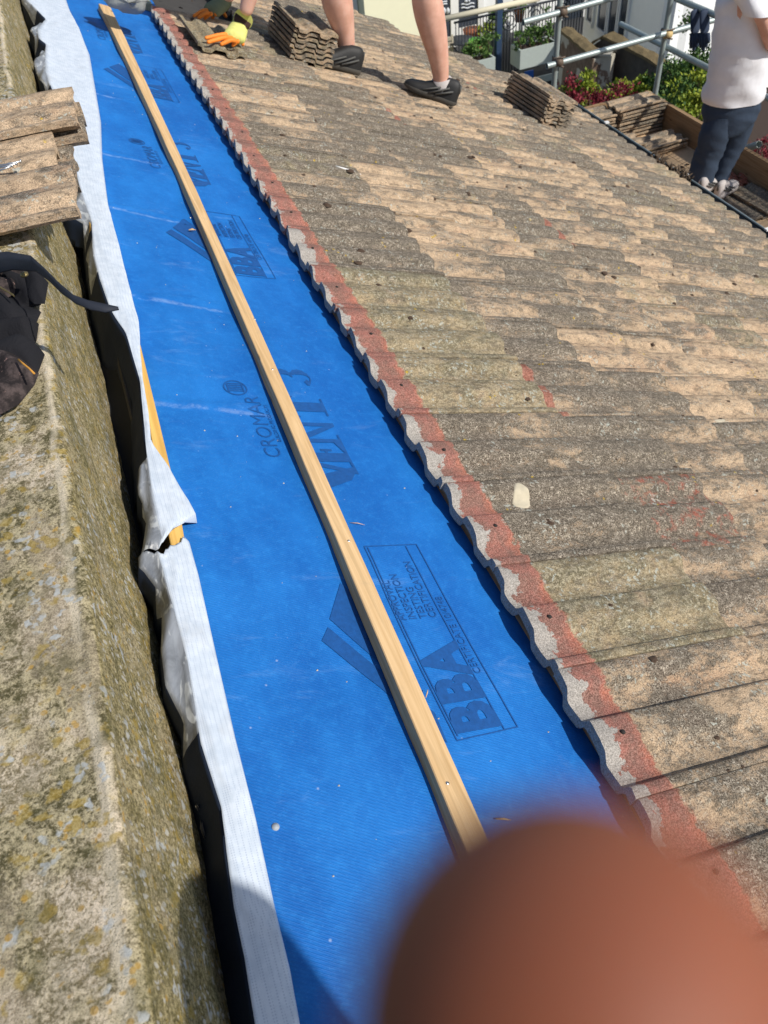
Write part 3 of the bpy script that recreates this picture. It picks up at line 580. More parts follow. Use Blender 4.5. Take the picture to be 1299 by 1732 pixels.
for i in range(90):
    s, y = rc.uniform(.33, .83), rc.uniform(.2, 4.5) ** 1.0; m_ = clod(mem_pt(s, y, .001), rc.uniform(.0008, .0022)); grit.add(m_.v, m_.f, 0)
tag(grit.build('membrane_grit', M['mortar']), 'tiny pale grit on the blue membrane', 'grit', kind='stuff')
# ------------------------------------------------------------------ battens
def beam(name, L0, R0, y0, y1, h0, h1, mat, wave=.0012, n=80, seed=0):
    m = MB(); rows = []
    for i in range(n + 1):
        y = y0 + (y1 - y0) * i / n; a = lerp(L0, y); b = lerp(R0, y); w1 = wave * noise.noise(Vector((seed, y * 6, 0))); w2 = wave * noise.noise(Vector((seed + 5, y * 6, 0))); c = .0015
        sl_ = .0
        rows.append([rp(a + w1, y, h0), rp(a + w1, y, h1 - c), rp(a + w1 + c, y, h1), rp(b + w2 - c, y, h1), rp(b + w2, y, h1 - c), rp(b + w2, y, h0), rp(a + w1, y, h0)])
    m.grid(rows, sm=False, flip=True); m.add(rows[0][:6], [(0, 1, 2, 3, 4, 5)]); m.add(rows[-1][:6], [(5, 4, 3, 2, 1, 0)]); return m.build(name, mat)
BL = [(y_, sy(x_, v_, -.022)[0]) for (x_, v_), y_ in [((p), sy(*p, -.022)[1]) for p in ((790, 1448), (746, 1350), (546, 850), (458, 645), (359, 400), (228, 150), (170, 7))]]
BR = [(y_, sy(x_, v_, -.022)[0]) for (x_, v_), y_ in [((p), sy(*p, -.022)[1]) for p in ((830, 1440), (790, 1350), (575, 850), (483, 645), (376, 400), (243, 150), (190, 12))]]
yend = sy(175, 8, -.022)[1]
import numpy as np
def smooth(T):
    a = np.polyfit([t[0] for t in T], [t[1] for t in T], 2); return [(y_, float(np.polyval(a, y_))) for y_ in np.linspace(-.3, 4.8, 40)]
BL = smooth([t for t in BL]); BR = smooth(BR)
o = beam('roofing_batten', BL, BR, -.25, yend, HM + .002, -.022, M['batten']); tag(o, 'long pale pine batten laid loose along the blue membrane', 'batten')
for (x_, y_) in ((757, 1325), (590, 915), (461, 625), (431, 540), (322, 368)):
    p = at_roof(x_, y_, -.022); nm = MB(); nm.tube([p - EN * .002, p + EN * .0008], .0028, 8); nm.build('nail_head', M['nail'], o)
o = beam('tile_batten', [(0, .866)], [(0, .902)], -1.2, 4.9, -.048, -.0355, M['toe_wood'], 0, 20); tag(o, 'brown batten under the heads of the top tiles', 'batten')
a_, b_ = sy(255, 0, -.02)[0], sy(272, 0, -.02)[0]
o = beam('tile_batten', [(0, .832)], [(0, .872)], 4.88, 7.2, -.048, -.014, M['old_batten'], .001, 20, 3); tag(o, 'weathered grey green batten beyond the end of the top tiles', 'batten')
# ------------------------------------------------------------------ timber and white strip along the parapet
m = beam('edge_timber', [(0, .272), (.9, .274), (1.1, .284), (1.363, .298), (1.55, .292), (1.8, .272), (2.8, .272), (3.1, .300), (8, .300)], [(0, .276), (.5, .284), (.82, .293), (.90, .300), (1.1, .309), (1.3, .312), (1.5, .316), (1.62, .310), (8, .310)], -.3, 8.0, HM - .08, -.026, M['yellow_timber'], .001, 60, 9); tag(m, 'yellow edge timber showing through the torn white strip', 'timber')
HW = -.0225
RW = [(-.3, .281), (.178, .284), (.239, .289), (.305, .290), (.415, .295), (.528, .296), (.689, .301), (.826, .306), (.900, .3055), (.915, .300)]
RU = [(.911, .268), (.918, .276), (.938, .294), (.952, .318), (.958, .335), (.985, .330), (1.03, .319), (1.084, .306), (1.16, .285), (1.255, .295), (1.368, .301), (1.47, .312), (1.511, .318), (1.593, .329), (1.9, .335), (2.218, .338), (2.4, .350), (2.603, .364), (2.94, .398), (3.749, .444), (4.0, .440), (4.418, .426), (5.5, .42)]
LW = [(-.3, .236), (.18, .237), (.26, .243), (.316, .244), (.38, .250), (.435, .256), (.527, .249), (.654, .256), (.833, .252), (.905, .250), (.93, .262), (1.0, .262), (1.134, .272), (1.363, .294), (1.543, .289), (1.627, .271), (1.773, .262), (1.889, .262), (2.079, .276), (2.3, .268), (3.0, .262), (3.174, .247), (3.3, .247), (3.4, .252), (3.657, .272), (3.70, .250), (3.84, .252), (4.051, .297), (4.285, .235), (5.5, .23)]
FL = [(-.3, .232), (.199, .234), (.251, .237), (.272, .243), (.319, .246), (.38, .250), (.463, .254), (.527, .247), (.579, .236), (.630, .221), (.691, .225), (.784, .246), (.809, .242), (.861, .217), (.900, .220), (.961, .248), (1.005, .252), (1.036, .243), (1.108, .256), (1.134, .272), (1.2, .276), (1.363, .292), (1.543, .288), (1.627, .270), (1.889, .250), (2.079, .275), (2.127, .213), (2.3, .262), (3.0, .260), (3.1, .255), (3.193, .225), (3.40, .212), (3.50, .235), (3.657, .270), (3.70, .248), (3.836, .222), (3.95, .250), (4.051, .296), (4.285, .222), (5.5, .22)]
def strip(y0, y1, RT, seed, ragged_lo=False, ragged_hi=False, n=260):
    top = MB(); sk = MB(); rt = []; rs = []
    for i in range(n + 1):
        y = y0 + (y1 - y0) * i / n; r = lerp(RT, y); l = min(lerp(LW, y), r - .004); f = min(lerp(FL, y), l - .001)
        row = []
        for k in range(13):
            t = k / 12; s = r + (l - r) * t; h = HW + .003 * math.sin(math.pi * min(1, t * 1.1)) * .6 + .0022 * noise.noise(Vector((s * 18, y * 7, seed))) + .0025 * (1 - 2 * abs(noise.noise(Vector((s * 22 + y * 4, y * 8 - s * 9, seed + 3))))) ** 3
            if t == 0: h = HW - .022 if r > .31 else HW - .003
            if y > 3.0: h += .012 * max(0, noise.noise(Vector((s * 7 + 1, y * 1.8, seed))))
            yy = y
            if ragged_lo: yy += (.012 * noise.noise(Vector((s * 120, 1, seed))) + (t * -.03 if seed > 1 else 0)) * max(0, 1 - (y - y0) / .05)
            if ragged_hi: yy += (.010 * noise.noise(Vector((s * 130, 4, seed))) - .035 * t) * max(0, 1 - (y1 - y) / .06)
            row.append(rp(s, yy, h))
        rt.append(row); e = row[-1]; ye = e.y; lit = max(0.0, (l - f) / .03)
        row2 = [e]
        hl = (e.dot(EN) + H0)
        for k in range(1, 11):
            t = k / 10; s = l + (f - l) * min(1, t * 1.6) - .0 + .004 * noise.noise(Vector((t * 3, y * 12, seed + 9))) * min(1, 2 * t); h = hl - .004 * t - (0.008 * math.sin(t * 6 + y * 30) * min(1, lit)) - .16 * max(0, t - .55) - .012 * t - .13 * t * (1 - min(1, lit * 2.2))
            if t > .62: s += (t - .62) * .02 * (1 + .6 * noise.noise(Vector((y * 5, t, 2))))
            s -= .016 * t * (1 - min(1, lit * 2.2))
            row2.append(rp(s, ye, h))
        rs.append(row2)
    solid(rt, -EN * .0009, top); solid(rs, -EN * .0007, sk); nn_ = len(rs[0]) - 1
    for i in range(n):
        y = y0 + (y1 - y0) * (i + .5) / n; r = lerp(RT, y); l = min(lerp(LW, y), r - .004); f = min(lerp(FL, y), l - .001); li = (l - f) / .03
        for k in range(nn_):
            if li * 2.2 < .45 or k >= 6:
                sk.mi[2 * (i * nn_ + k)] = 1; sk.mi[2 * (i * nn_ + k) + 1] = 1  # steep drop takes the copy with painted shade
    return top, sk
t1, k1 = strip(-.3, .905, RW, 1, ragged_hi=True); t2, k2 = strip(.912, 8.0, RU, 2, ragged_lo=True, n=420)
o = t1.build('edge_strip', M['white']); tag(o, 'white fleece edge strip below the tear, nearer to the camera', 'membrane strip'); k1.build('hanging_flap', [M['skirt'], M['navyshade']], o)
o = t2.build('edge_strip', M['white']); tag(o, 'white fleece edge strip running from the tear up past the parapet tiles', 'membrane strip'); k2.build('hanging_flap', [M['skirt'], M['navyshade']], o)
# torn scrap hanging in the gap
p = [at_x(x_, y_, -.172) for x_, y_ in ((337, 1348), (333, 1363), (342, 1378), (341, 1400), (349, 1420), (357, 1408), (358, 1390), (350, 1382), (345, 1365))]
m = MB(); m.add(p + [q + Vector((-.002, 0, 0)) for q in p], [tuple(range(9)), tuple(range(17, 8, -1))]); tag(m.build('membrane_scrap', M['mortar']), 'small torn pale scrap caught in the dark gap by the parapet', 'scrap')
# added sheet closing the gap, near-black to paint in the deep shade there
m = MB(); rows = [[Vector((-.26 + .125 * k / 10, -.6 + 8.6 * i / 300, -1.050 + .05 * (k / 10) ** 2 + .010 * noise.noise(Vector((k * .35, i * .13, 0))) - .03 * math.sin(math.pi * max(0, (k - 3) / 7)))) for k in range(11)] for i in range(301)]; m.grid(rows, flip=True); tag(m.build('gap_shade_sheet', M['gapshade']), kind='structure')
# ------------------------------------------------------------------ parapet
def parapet():
    XW, ZT = -.200, -.712; prof = []
    for x in [-.95 + .03 * i for i in range(22)] + [-.30 + .0085 * i for i in range(11)]: prof.append((x, ZT + (x + .2) * .03, 0))
    for i in range(7): a = R(90 - 13 * i - 5); prof.append((XW - .013 + .013 * math.cos(a), ZT - .013 + .013 * math.sin(a), .5))
    for i in range(34): prof.append((XW + .010 * (i / 33), ZT - .013 - .009 * (i + 1) - (.0 if i < 33 else .8), 1))
    ys = [-1.2 + .5 * i / 20 for i in range(20)] + [-.7 + .0085 * i for i in range(420)] + [2.87 + .02 * i for i in range(260)]
    rows = []
    for y in ys:
        row = []
        bend = .006 * noise.noise(Vector((0, y * 1.2, 3))) + .004 * max(0, min(1, (1.2 - y) / .5))
        for x, z, f in prof:
            q = Vector((x, y, z)); d = .0022 * noise.noise(q * 26) + .0012 * noise.noise(q * 70) + .006 * noise.noise(q * 6) + .0005 * noise.noise(q * 180)
            e = 0
            if f != 1: e = (-.005 * max(0, noise.noise(Vector((1, y * 5, 0))) + .1) - .004 * max(0, noise.noise(Vector((4, y * 22, 0))))) * max(0, min(1, (x + .26) / .05))
            if f == 1: row.append(Vector((x + bend + d * 1.1, y, z)))
            elif f == 0: row.append(Vector((x + (bend + d * .5) * max(0, 1 + (x + .213) * 4), y, z + d + e)))
            else: row.append(Vector((x + bend + d * .5 + .006 * (1 - (x + .213) / .013) * 0, y, z + d * .8 + e * max(0, 1 - (x + .213) / .013))))
        rows.append(row)
    m = MB(); m.grid(rows, flip=True); return m
o = parapet().build('parapet_wall', M['coping']); tag(o, 'thick lichen covered parapet wall along the left of the roof', 'wall')
hb = MB(); hb.aabb(-.95, -.26, -1.2, 8.0, -2.7, -.80); hb.build('core', M['brick'], o)
# ------------------------------------------------------------------ tiles lying on the parapet
ORD = ['topmost', 'second', 'third', 'fourth', 'fifth', 'sixth', 'seventh', 'eighth', 'ninth', 'tenth']
def loose_tile(p, X, Y, label, group, col, rs):
    me = TM[rs.randrange(6)]; o = bpy.data.objects.new('roof_tile', me); C.objects.link(o); o.matrix_world = tile_matrix(p, X, Y); o.color = (*col, 1); return tag(o, label, 'roof tile', group)
rs = random.Random(3); GP = 'spare tiles lying on the parapet'
def xz(x, y, z): q = at_z(x, y, z); return q
q1 = at_z(118, 140, -.655); q2 = at_z(95, 250, -.655); q3 = at_z(122, 357, -.650)
for (pe, yw, z, tilt, lab, col) in (((-.060, 1.985), 1, -.660, .0, 'sandy spare tile at the back of the parapet group, on top', (.05, .1, .25)), ((-.052, 1.965), 1, -.690, .0, 'dark edged spare tile under the rear one on the parapet', (.5, .1, .3)),
                                     ((-.128, 1.760), 1, -.672, .0, 'spare tile in the middle of the parapet group carrying three nails', (.0, .1, .3)), ((-.098, 1.745), 1, -.701, 0, 'spare tile wedged under the middle one on the parapet', (.7, .1, .3)), ((-.104, 1.535), 1, -.661, .0, 'spare tile with a red front edge nearest on the parapet', (.1, .1, .42))):
    ang = -.045; X = Vector((math.cos(ang), math.sin(ang), .0)); Yv = Vector((-math.sin(ang), math.cos(ang), -.02)); p = Vector((pe[0], pe[1], z)) - X * TL
    loose_tile(p, X, Yv, lab, GP, col, rs)
for i, (x0, y0, x1, y1) in enumerate(((-12, 283, 35, 273), (-14, 287, 28, 277), (-8, 291, 20, 281))):
    a, b = at_z(x0, y0, -.664), at_z(x1, y1, -.660); m = MB(); m.tube([a, b], .0019, 8); d = (a - b).normalized(); m.tube([b, b - d * .0012], .0042, 8)
    tag(m.build('nail', M['nail']), ['long silver nail furthest from the camera of three on the parapet tile', 'middle silver nail of three on the parapet tile', 'silver nail closest to the camera of three on the parapet tile'][i], 'nail', 'nails on the parapet tile')
# ------------------------------------------------------------------ work trousers heaped on the parapet
tr = empty('work_trousers', (-.30, 1.05, -.70), 'heap of black work trousers with orange stitching on the parapet', 'trousers')
def heap(name, px, z0, hmax, mat, seed, dirv=(1, 1), K=14, fold=1.0):
    pts = [at_z(x, y, z0) for x, y in px]; c = sum(pts, Vector()) / len(pts); ring = []
    for a, b in zip(pts, pts[1:] + pts[:1]):
        for t in range(5): ring.append(a.lerp(b, t / 5))
    n = len(ring); rows = []
    for j in range(K + 1):
        t = j / K; row = []
        for i in range(n + 1):
            q = ring[i % n].lerp(c, 1 - t); u = q.x * dirv[0] + q.y * dirv[1]; v = q.x * dirv[1] - q.y * dirv[0]
            h = hmax * (1 - t ** 3.2) ** .6 * (.62 + fold * (.40 * math.sin(u * 75 + seed * 2 + 2.5 * noise.noise(q * 14)) + .45 * noise.noise(q * 11 + Vector((seed, 0, 0)))))
            row.append(Vector((q.x, q.y, z0 + max(h, .001 if t < 1 else -.012))))
        rows.append(row)
    m = MB(); m.grid(rows, flip=True); return m.build(name, mat, tr)
heap('lower_leg', [(-60, 560), (30, 545), (66, 548), (62, 575), (56, 590), (76, 600), (64, 632), (30, 650), (-60, 680)], -.712, .035, M['blackcloth'], 1, (.3, 1))
heap('upper_leg', [(-60, 480), (20, 470), (58, 485), (70, 516), (44, 523), (70, 528), (62, 545), (40, 568), (-60, 590)], -.705, .045, M['blackcloth'], 2, (1, .5))
heap('fly', [(-60, 440), (8, 436), (30, 446), (52, 470), (30, 495), (0, 510), (-60, 520)], -.695, .040, M['denim'], 3, (.6, 1))
heap('pocket', [(40, 470), (62, 458), (82, 478), (76, 514), (58, 514), (48, 505)], -.690, .020, M['blackcloth'], 5, (1, .5))
heap('hem', [(-60, 590), (-10, 584), (30, 604), (66, 632), (58, 652), (32, 684), (-5, 704), (-60, 722)], -.700, .040, M['denim'], 6, (.7, 1), fold=.5)
m = MB(); m.tube([at_z(x, y, -.664) for x, y in ((31, 608), (40, 616), (50, 624), (58, 632))], .0016, 6); m.build('stitching', M['thread'], tr)
m = MB()
for i in range(12):
    p0 = at_z(0 + i * 2.0, 486 + i * 1.2, -.653); m.box(p0, (.0016, .0, 0), (.001, -.006, 0), (0, 0, .002))
m.build('zip', M['zip'], tr)
m = MB(); p0 = at_z(42, 466, -.650); m.tube([p0, p0 + Vector((0, 0, .004))], .0065, 14); m.tube([p0, p0 + Vector((0, 0, .0055))], .0035, 10); m.build('button', M['zip'], tr)
st = [((-30, 446), -.66, .024), ((15, 438), -.635, .020), ((55, 443), -.615, .016), ((78, 462), -.60, .012), ((100, 484), -.595, .011), ((125, 504), -.595, .008), ((150, 514), -.60, .0085), ((175, 519), -.605, .008), ((200, 520), -.61, .002)]
rows = []
for (x, y), z, wd_ in st: q = at_z(x, y, z); rows.append([q + Vector((0, -wd_ * .8, -wd_ * .5)), q, q + Vector((.0, wd_ * .8, .3 * wd_))])
m = MB(); solid(rows, (0, 0, -.0025), m); m.build('strap', M['strap'], tr)
# ------------------------------------------------------------------ stacked tiles on the roof
def stack(n, base, X, Y, N, pitch, grp, where, rs, jit=.008, col0=None, mid=False):
    for i in range(n):
        k = n - 1 - i; p = base + N * (pitch * i) + X * rs.uniform(-jit, jit) + Y * rs.uniform(-jit, jit)
        lab = (ORD[k] + (' tile' if k == 0 else ' tile from the top') + ' of ' + where)
        loose_tile(p, X + Y * rs.uniform(-.02, .02), Y, lab, grp, (rs.uniform(.4, 1), rs.uniform(.1, .5), rs.uniform(0, .25)), rs)
# stack A: length runs away from the camera along the ridge, end profile towards us
pa = rp(1.455, 4.30 + TL, .050); XA = Vector((-.03, -1, 0)).normalized()
def stackA():
    n = 7
    for i in range(n):
        k = n - 1 - i; p = rp(1.455 + rs.uniform(-.006, .006), 4.29 + TL + rs.uniform(-.006, .006), .045 + .0235 * i)
        X = -EY + ES * rs.uniform(-.02, .02); p2 = p
        loose_tile(p2, X, ES, ORD[k] + (' tile' if k == 0 else ' tile from the top') + ' of the stack between the gloved hands and the black shoe', 'tiles stacked beside the worker', (rs.uniform(.2, .7), rs.uniform(.3, .6), .15), rs)
stackA()
def stackB():
    n = 7
    for i in range(n):
        k = n - 1 - i; p = rp(3.08 + rs.uniform(-.008, .008), 4.36 + TL + rs.uniform(-.012, .012), .045 + .0225 * i)
        X = -EY + ES * (.10 + rs.uniform(-.03, .03))
        loose_tile(p, X, ES, ORD[k] + (' tile' if k == 0 else ' tile from the top') + ' of the leaning stack near the eaves on the slope', 'tiles stacked near the eaves', (rs.uniform(.1, .6), rs.uniform(.1, .4), .3 if i < n - 1 else .40), rs)
stackB()
# the tile held flat under the right glove
loose_tile(rp(.925, 4.47, .052), -EY - EN * .01 + ES * .02, ES, 'olive mossy tile being slid into place under the yellow glove', None, (.3, .95, 0), rs)
# ------------------------------------------------------------------ scaffold
PZ = -3.15
pl = empty('scaffold_platform', (4.2, 3.5, PZ), 'orange brown scaffold platform below the eaves', 'platform')
for i in range(5):
    for (ya, yb) in ((-1.5, 2.4), (2.405, 6.3)): m = MB(); m.aabb(3.50 + .232 * i, 3.50 + .232 * i + .228, ya, yb, PZ - .04, PZ - .001 * (i % 2)); m.build('board', M['plank'], pl)
for (ya, yb, lab) in ((5.05, 6.28, 'far brown toe board behind the stacked tiles'), (3.9, 5.045, 'middle brown toe board beside the standing man'), (1.2, 3.89, 'near brown toe board at the right edge of the photo')):
    m = MB(); m.aabb(4.655, 4.69, ya, yb, PZ + .003, PZ + .225); tag(m.build('toe_board', M['toe_wood']), lab, 'toe board', 'toe boards of the scaffold')
m = MB(); m.aabb(3.6, 4.65, 6.29, 6.325, PZ + .003, PZ + .2); tag(m.build('toe_board', M['toe_wood']), 'end toe board closing the far end of the platform', 'toe board', 'toe boards of the scaffold')
TR = .0242
def pole(a, b, label, name='scaffold_tube', r=TR, mat='galv'):
    m = MB(); a, b = Vector(a), Vector(b); n = 20; d = (b - a); u = d.normalized().orthogonal().normalized(); v = d.normalized().cross(u)
    m.tube([a, b], r, 18, caps=False)
    m.tube([b, a], r - .004, 14, caps=False)
    for P_, s_ in ((a, -1), (b, 1)):
        ring = []; N2 = 18
        vs = [P_ + (u * math.cos(2 * math.pi * k / N2) + v * math.sin(2 * math.pi * k / N2)) * rr_ for rr_ in (r, r - .004) for k in range(N2)]
        m.add(vs, [(k, (k + 1) % N2, N2 + (k + 1) % N2, N2 + k) for k in range(N2)])
    return tag(m.build(name, M[mat]), label, 'scaffold tube', 'scaffold tubes')
SX, SYY = 3.80, 6.43
pole((SX, SYY, -9), (SX, SYY, -.9), 'upright scaffold tube at the inner corner by the roof end')
pole((4.89, SYY, -9), (4.89, SYY, -.9), 'upright scaffold tube at the outer corner in front of the bushes')
pole((4.93, 5.72, PZ - .1), (4.93, 5.72 - .12, -1.0), 'upright scaffold tube just behind the standing man')
pole((4.93, 3.4, -9), (4.93, 3.4, -.9), 'upright scaffold tube off to the right of the man')
e1 = at_y(885, 38, SYY - .05); pole(e1, at_y(1085, -20, SYY - .05) + Vector((.6, 0, 0.01)), 'upper cross tube with its open end left of the inner upright')
pole(at_y(925, 112, SYY - .05), at_y(1211, 33, SYY - .05), 'lower cross tube with both open ends between the uprights')
pole(Vector((4.945, 7.21, -2.665)), Vector((4.945, 2.6, -2.665)), 'lower guard tube running towards the camera behind the man')
pole(Vector((4.945, 6.9, -2.28)), Vector((4.945, 2.6, -2.28)), 'upper guard tube running towards the camera with gloves hung over it')
p = at_y(1290, 246, 4.9); pole(at_x(1253, 254, 4.82), at_x(1284, 244, 4.82) + Vector((0, 0, 0)), 'short pale tube end lying outside the toe board', r=.028, mat='planter')
def coupler(p, label, mat='coupler', ax=Vector((1, 0, 0))):
    t = empty('coupler', p, label, 'coupler', 'scaffold couplers'); m = MB(); m.tube([p - ax * .03, p + ax * .03], .034, 14); m.build('clamp', M[mat], t)
    m = MB(); z = Vector((0, 0, 1)); c = p + EY * .05; m.tube([c - z * .03, c + z * .03], .034, 14); m.build('clamp', M['coupler'], t)
    m = MB(); m.tube([p + Vector((-.02, -.01, .03)), p + Vector((.045, -.03, .04))], .007, 8); m.build('bolt', M['coupler'], t); m = MB(); m.tube([p + Vector((.0, -.01, -.03)), p + Vector((.03, -.04, -.035))], .007, 8); m.build('bolt', M['coupler'], t)
coupler(Vector((SX, SYY - .05, at_y(950, 20, SYY - .05).z)), 'rusty coupler on the inner upright at the upper cross tube'); coupler(Vector((SX, SYY - .05, at_y(940, 106, SYY - .05).z)), 'rusty coupler on the inner upright at the lower cross tube')
coupler(Vector((4.88, SYY - .05, at_y(1120, 60, SYY - .05).z)), 'coupler wrapped in gold tape on the outer upright', 'brass')
# net at the right
m = MB(); nx_, nz_ = 0, 0; N0 = Vector((5.02, 5.0, -3.05)); U = Vector((0, -1, 0)); V = Vector((0, 0, 1))
for i in range(-30, 62):
    for sg in (1, -1):
        a0 = i * .045; pts = []
        t0, t1 = 0.0, 1.0; x0 = a0; x1 = a0 + sg * 1.0
        lo = max(0, min(1, (0 - x0) / (sg * 1.0))) if True else 0; hi = max(0, min(1, (2.2 - x0) / (sg * 1.0)))
        if sg > 0: ta, tb = max(0, -x0), min(1, 2.2 - x0)
        else: ta, tb = max(0, x0 - 2.2), min(1, x0)
        if tb - ta < .03: continue
        A = N0 + U * (x0 + sg * ta) + V * ta; B = N0 + U * (x0 + sg * tb) + V * tb; m.tube([A + Vector((.001 * sg, 0, 0)), B + Vector((.001 * sg, 0, 0))], .0045, 4, caps=False)
nn = m.build('safety_net', M['net']); tag(nn, 'black diamond mesh netting hanging at the right behind the man', 'net')
m = MB(); m.grid([[Vector((5.07 + .03 * noise.noise(Vector((i * .3, k * .3, 0))), 4.95 - 2.4 * k / 20, -3.2 + .55 * i / 10)) for k in range(21)] for i in range(11)]); tag(m.build('shade_sheet', M['blackfab']), 'dark grey sheet hanging behind the mesh netting', 'sheet')
m = MB()
for i in range(26): q = at_z(1196 + rc.uniform(-6, 8), 243 + rc.uniform(-3, 5), PZ + .24); m.tube([q, q + Vector((rc.uniform(-.03, .03), rc.uniform(-.03, .03), rc.uniform(0, .03)))], .006, 4)
tag(m.build('orange_tie', M['orange_net']), 'bunched orange plastic tie on the toe board joint', 'tie')
# navy gloves hung on the upper tube
gl = empty('hung_gloves', Vector((4.9, 6.1, -2.3)), 'pair of navy gloves hanging over the upper guard tube', 'gloves')
for gi, cxp in enumerate((1176, 1192)):
    top_ = at_x(cxp, 14, 4.905); nodes = [(top_, (.05, .02)), (at_x(cxp, 38, 4.905), (.052, .02)), (at_x(cxp - 0, 58, 4.905), (.045, .016))]; ed = [(0, 1), (1, 2)]
    skin('glove_palm', nodes, ed, M['glove_n'], gl, 2)
    for fx, fy, L_ in ((-7, 62, 24), (-2.5, 64, 28), (2.5, 63, 22), (6.5, 60, 16)):
        a, b = at_x(cxp + fx * .8, 56, 4.90), at_x(cxp + fx, fy + L_ * .8, 4.90); m = MB(); m.tube([a, a.lerp(b, .5), b.lerp(a, .1), b], [.017, .018, .015, .006], 8); m.build('glove_finger', M['glove_n'], gl)
# stacks on the platform, length across the platform
rs = random.Random(9)
def pstack(n, x, y, z, where, ang=0.0, pitch=.0295, col=None):
    ca, sa = math.cos(ang), math.sin(ang)
    for i in range(n):
        k = n - 1 - i; X = Vector((ca, sa, .0)); Yv = Vector((-sa, ca, 0)); p = Vector((x + rs.uniform(-.012, .012), y + rs.uniform(-.012, .012), z + .034 + pitch * i))
        loose_tile(p, X, Yv, ORD[k] + (' tile' if k == 0 else ' tile from the top') + ' of ' + where, 'tiles stacked on the scaffold platform', (rs.uniform(.15, .6), rs.uniform(.0, .3), rs.uniform(.15, .55)), rs)
pstack(9, 4.20, 5.93, PZ, 'the tallest stack on the platform', .0)
pstack(8, 3.72, 5.98, PZ, 'the stack left of the tallest one on the platform', -.05)
pstack(4, 3.80, 5.60, PZ, 'the low red stack at the gutter', -.08)
pstack(3, 4.18, 5.50, PZ, 'the low mossy stack in front of the tallest one', .05)
for i, (dx, lab) in enumerate(((0, 'tile with a red streak lying on the platform at the man\'s feet'), (.17, 'dark tile lying outermost on the platform by the toe board'))):
    q = at_z(1262, 368, PZ + .05); loose_tile(Vector((q.x + dx - .02, q.y + TL - .03, PZ + .036 + .012 * i)), Vector((.06, -1, 0)), Vector((1, 0, 0)), lab, 'tiles lying on the platform', ((.7, .2, .25), (.9, .5, 0))[i], rs)
rub = MB()
for i in range(16): q = at_z(1236 + rc.uniform(-12, 22), 303 + rc.uniform(-9, 14), PZ + .02); m_ = clod(q, rc.uniform(.02, .05), Vector((0, 0, 1))); rub.add(m_.v, m_.f)
tag(rub.build('rubble', M['tile']), 'broken bits of tile heaped behind the man\'s feet', 'rubble', kind='stuff')
cr = MB()
for i in range(70): q = Vector((rc.uniform(3.6, 4.6), rc.uniform(3.4, 5.5), PZ + .004)); m_ = clod(q, rc.uniform(.006, .02), Vector((0, 0, 1))); cr.add(m_.v, m_.f)
tag(cr.build('platform_crumbs', M['dirt']), 'dark dirt crumbs on the scaffold platform', 'dirt', kind='stuff')
# ------------------------------------------------------------------ shoes
def shoe(parent, heel, toe, upn, L=.29, wd_=.10, mats=('black', 'sole'), name='shoe', ank=.10):
    heel, toe = Vector(heel), Vector(toe); F = (toe - heel).normalized(); N = (Vector(upn) - F * Vector(upn).dot(F)).normalized(); S = F.cross(N)
    rows = []
    for t, w1, h1, b1 in ((-.02, .05, .050, .020), (-.012, .34, .078, .012), (.01, .54, .098, .004), (.05, .68, .112, .0), (.12, .76, .116, 0), (.24, .76, .114, 0), (.34, .78, .104, 0), (.42, .82, .090, 0), (.52, .88, .074, 0), (.64, .98, .055, 0), (.78, 1.0, .048, 0), (.90, .86, .042, .004), (.97, .6, .032, .008), (1.0, .3, .022, .012)):
        row = []; c = heel + F * (L * t); hw = wd_ * .5 * w1
        for k in range(17):
            a = math.pi * k / 16; x = math.cos(a); z = math.sin(a) ** .7 if 0 < k < 16 else 0
            row.append(c + S * (hw * (abs(x) ** .8) * (1 if x > 0 else -1)) + N * (.014 + b1 + (h1 - b1) * z))
        rows.append(row)
    m = MB(); m.grid(rows); m.add(rows[0], [tuple(range(17))]); m.add(rows[-1], [tuple(range(16, -1, -1))])
    up = m.build(name + '_upper', M[mats[0]], parent)
    m = MB(); rows = []
    for t, w1, z1 in ((-.03, .12, .014), (0, .55, .006), (.04, .78, 0), (.2, .86, 0), (.45, .86, 0), (.7, 1.08, 0), (.85, 1.0, .002), (.95, .75, .010), (1.01, .35, .016)):
        c = heel + F * (L * t); hw = wd_ * .5 * w1; rows.append([c - S * hw + N * .028, c - S * hw * 1.04 + N * (z1 + .004), c + N * z1, c + S * hw * 1.04 + N * (z1 + .004), c + S * hw + N * .028])
    m.grid(rows, flip=False); m.grid([[r[0], r[-1]] for r in rows]); m.build(name + '_sole', M[mats[1]], parent)
    # side overlays and laces
    m = MB()
    for sd in (-1, 1):
        m = MB()
        for t0, t1, z0, z1 in ((.10, .40, .075, .035), (.18, .52, .085, .030), (.34, .68, .075, .030)):
            a = heel + F * (L * t0) + S * sd * wd_ * .395 + N * z0; b = heel + F * (L * t1) + S * sd * wd_ * .49 + N * z1; m.tube([a, a.lerp(b, .5) + S * sd * .003, b], .005, 6)
        o_ = m.build(name + '_overlay', M['black2'], parent)
    m = MB(); rows = []
    for i in range(5): c = heel + F * (L * (.33 + .07 * i)) + N * (.092 - .008 * i + .010); m.tube([c - S * .018, c + N * .004, c + S * .018], .003, 5)
    m.build(name + '_laces', M['black2'], parent)
    m = MB(); c = heel + F * (L * .0) + N * .10; m.tube([c - N * .03, c + N * .012], [.010, .007], 8); m.build(name + '_heel_tab', M['black2'], parent)
    return c
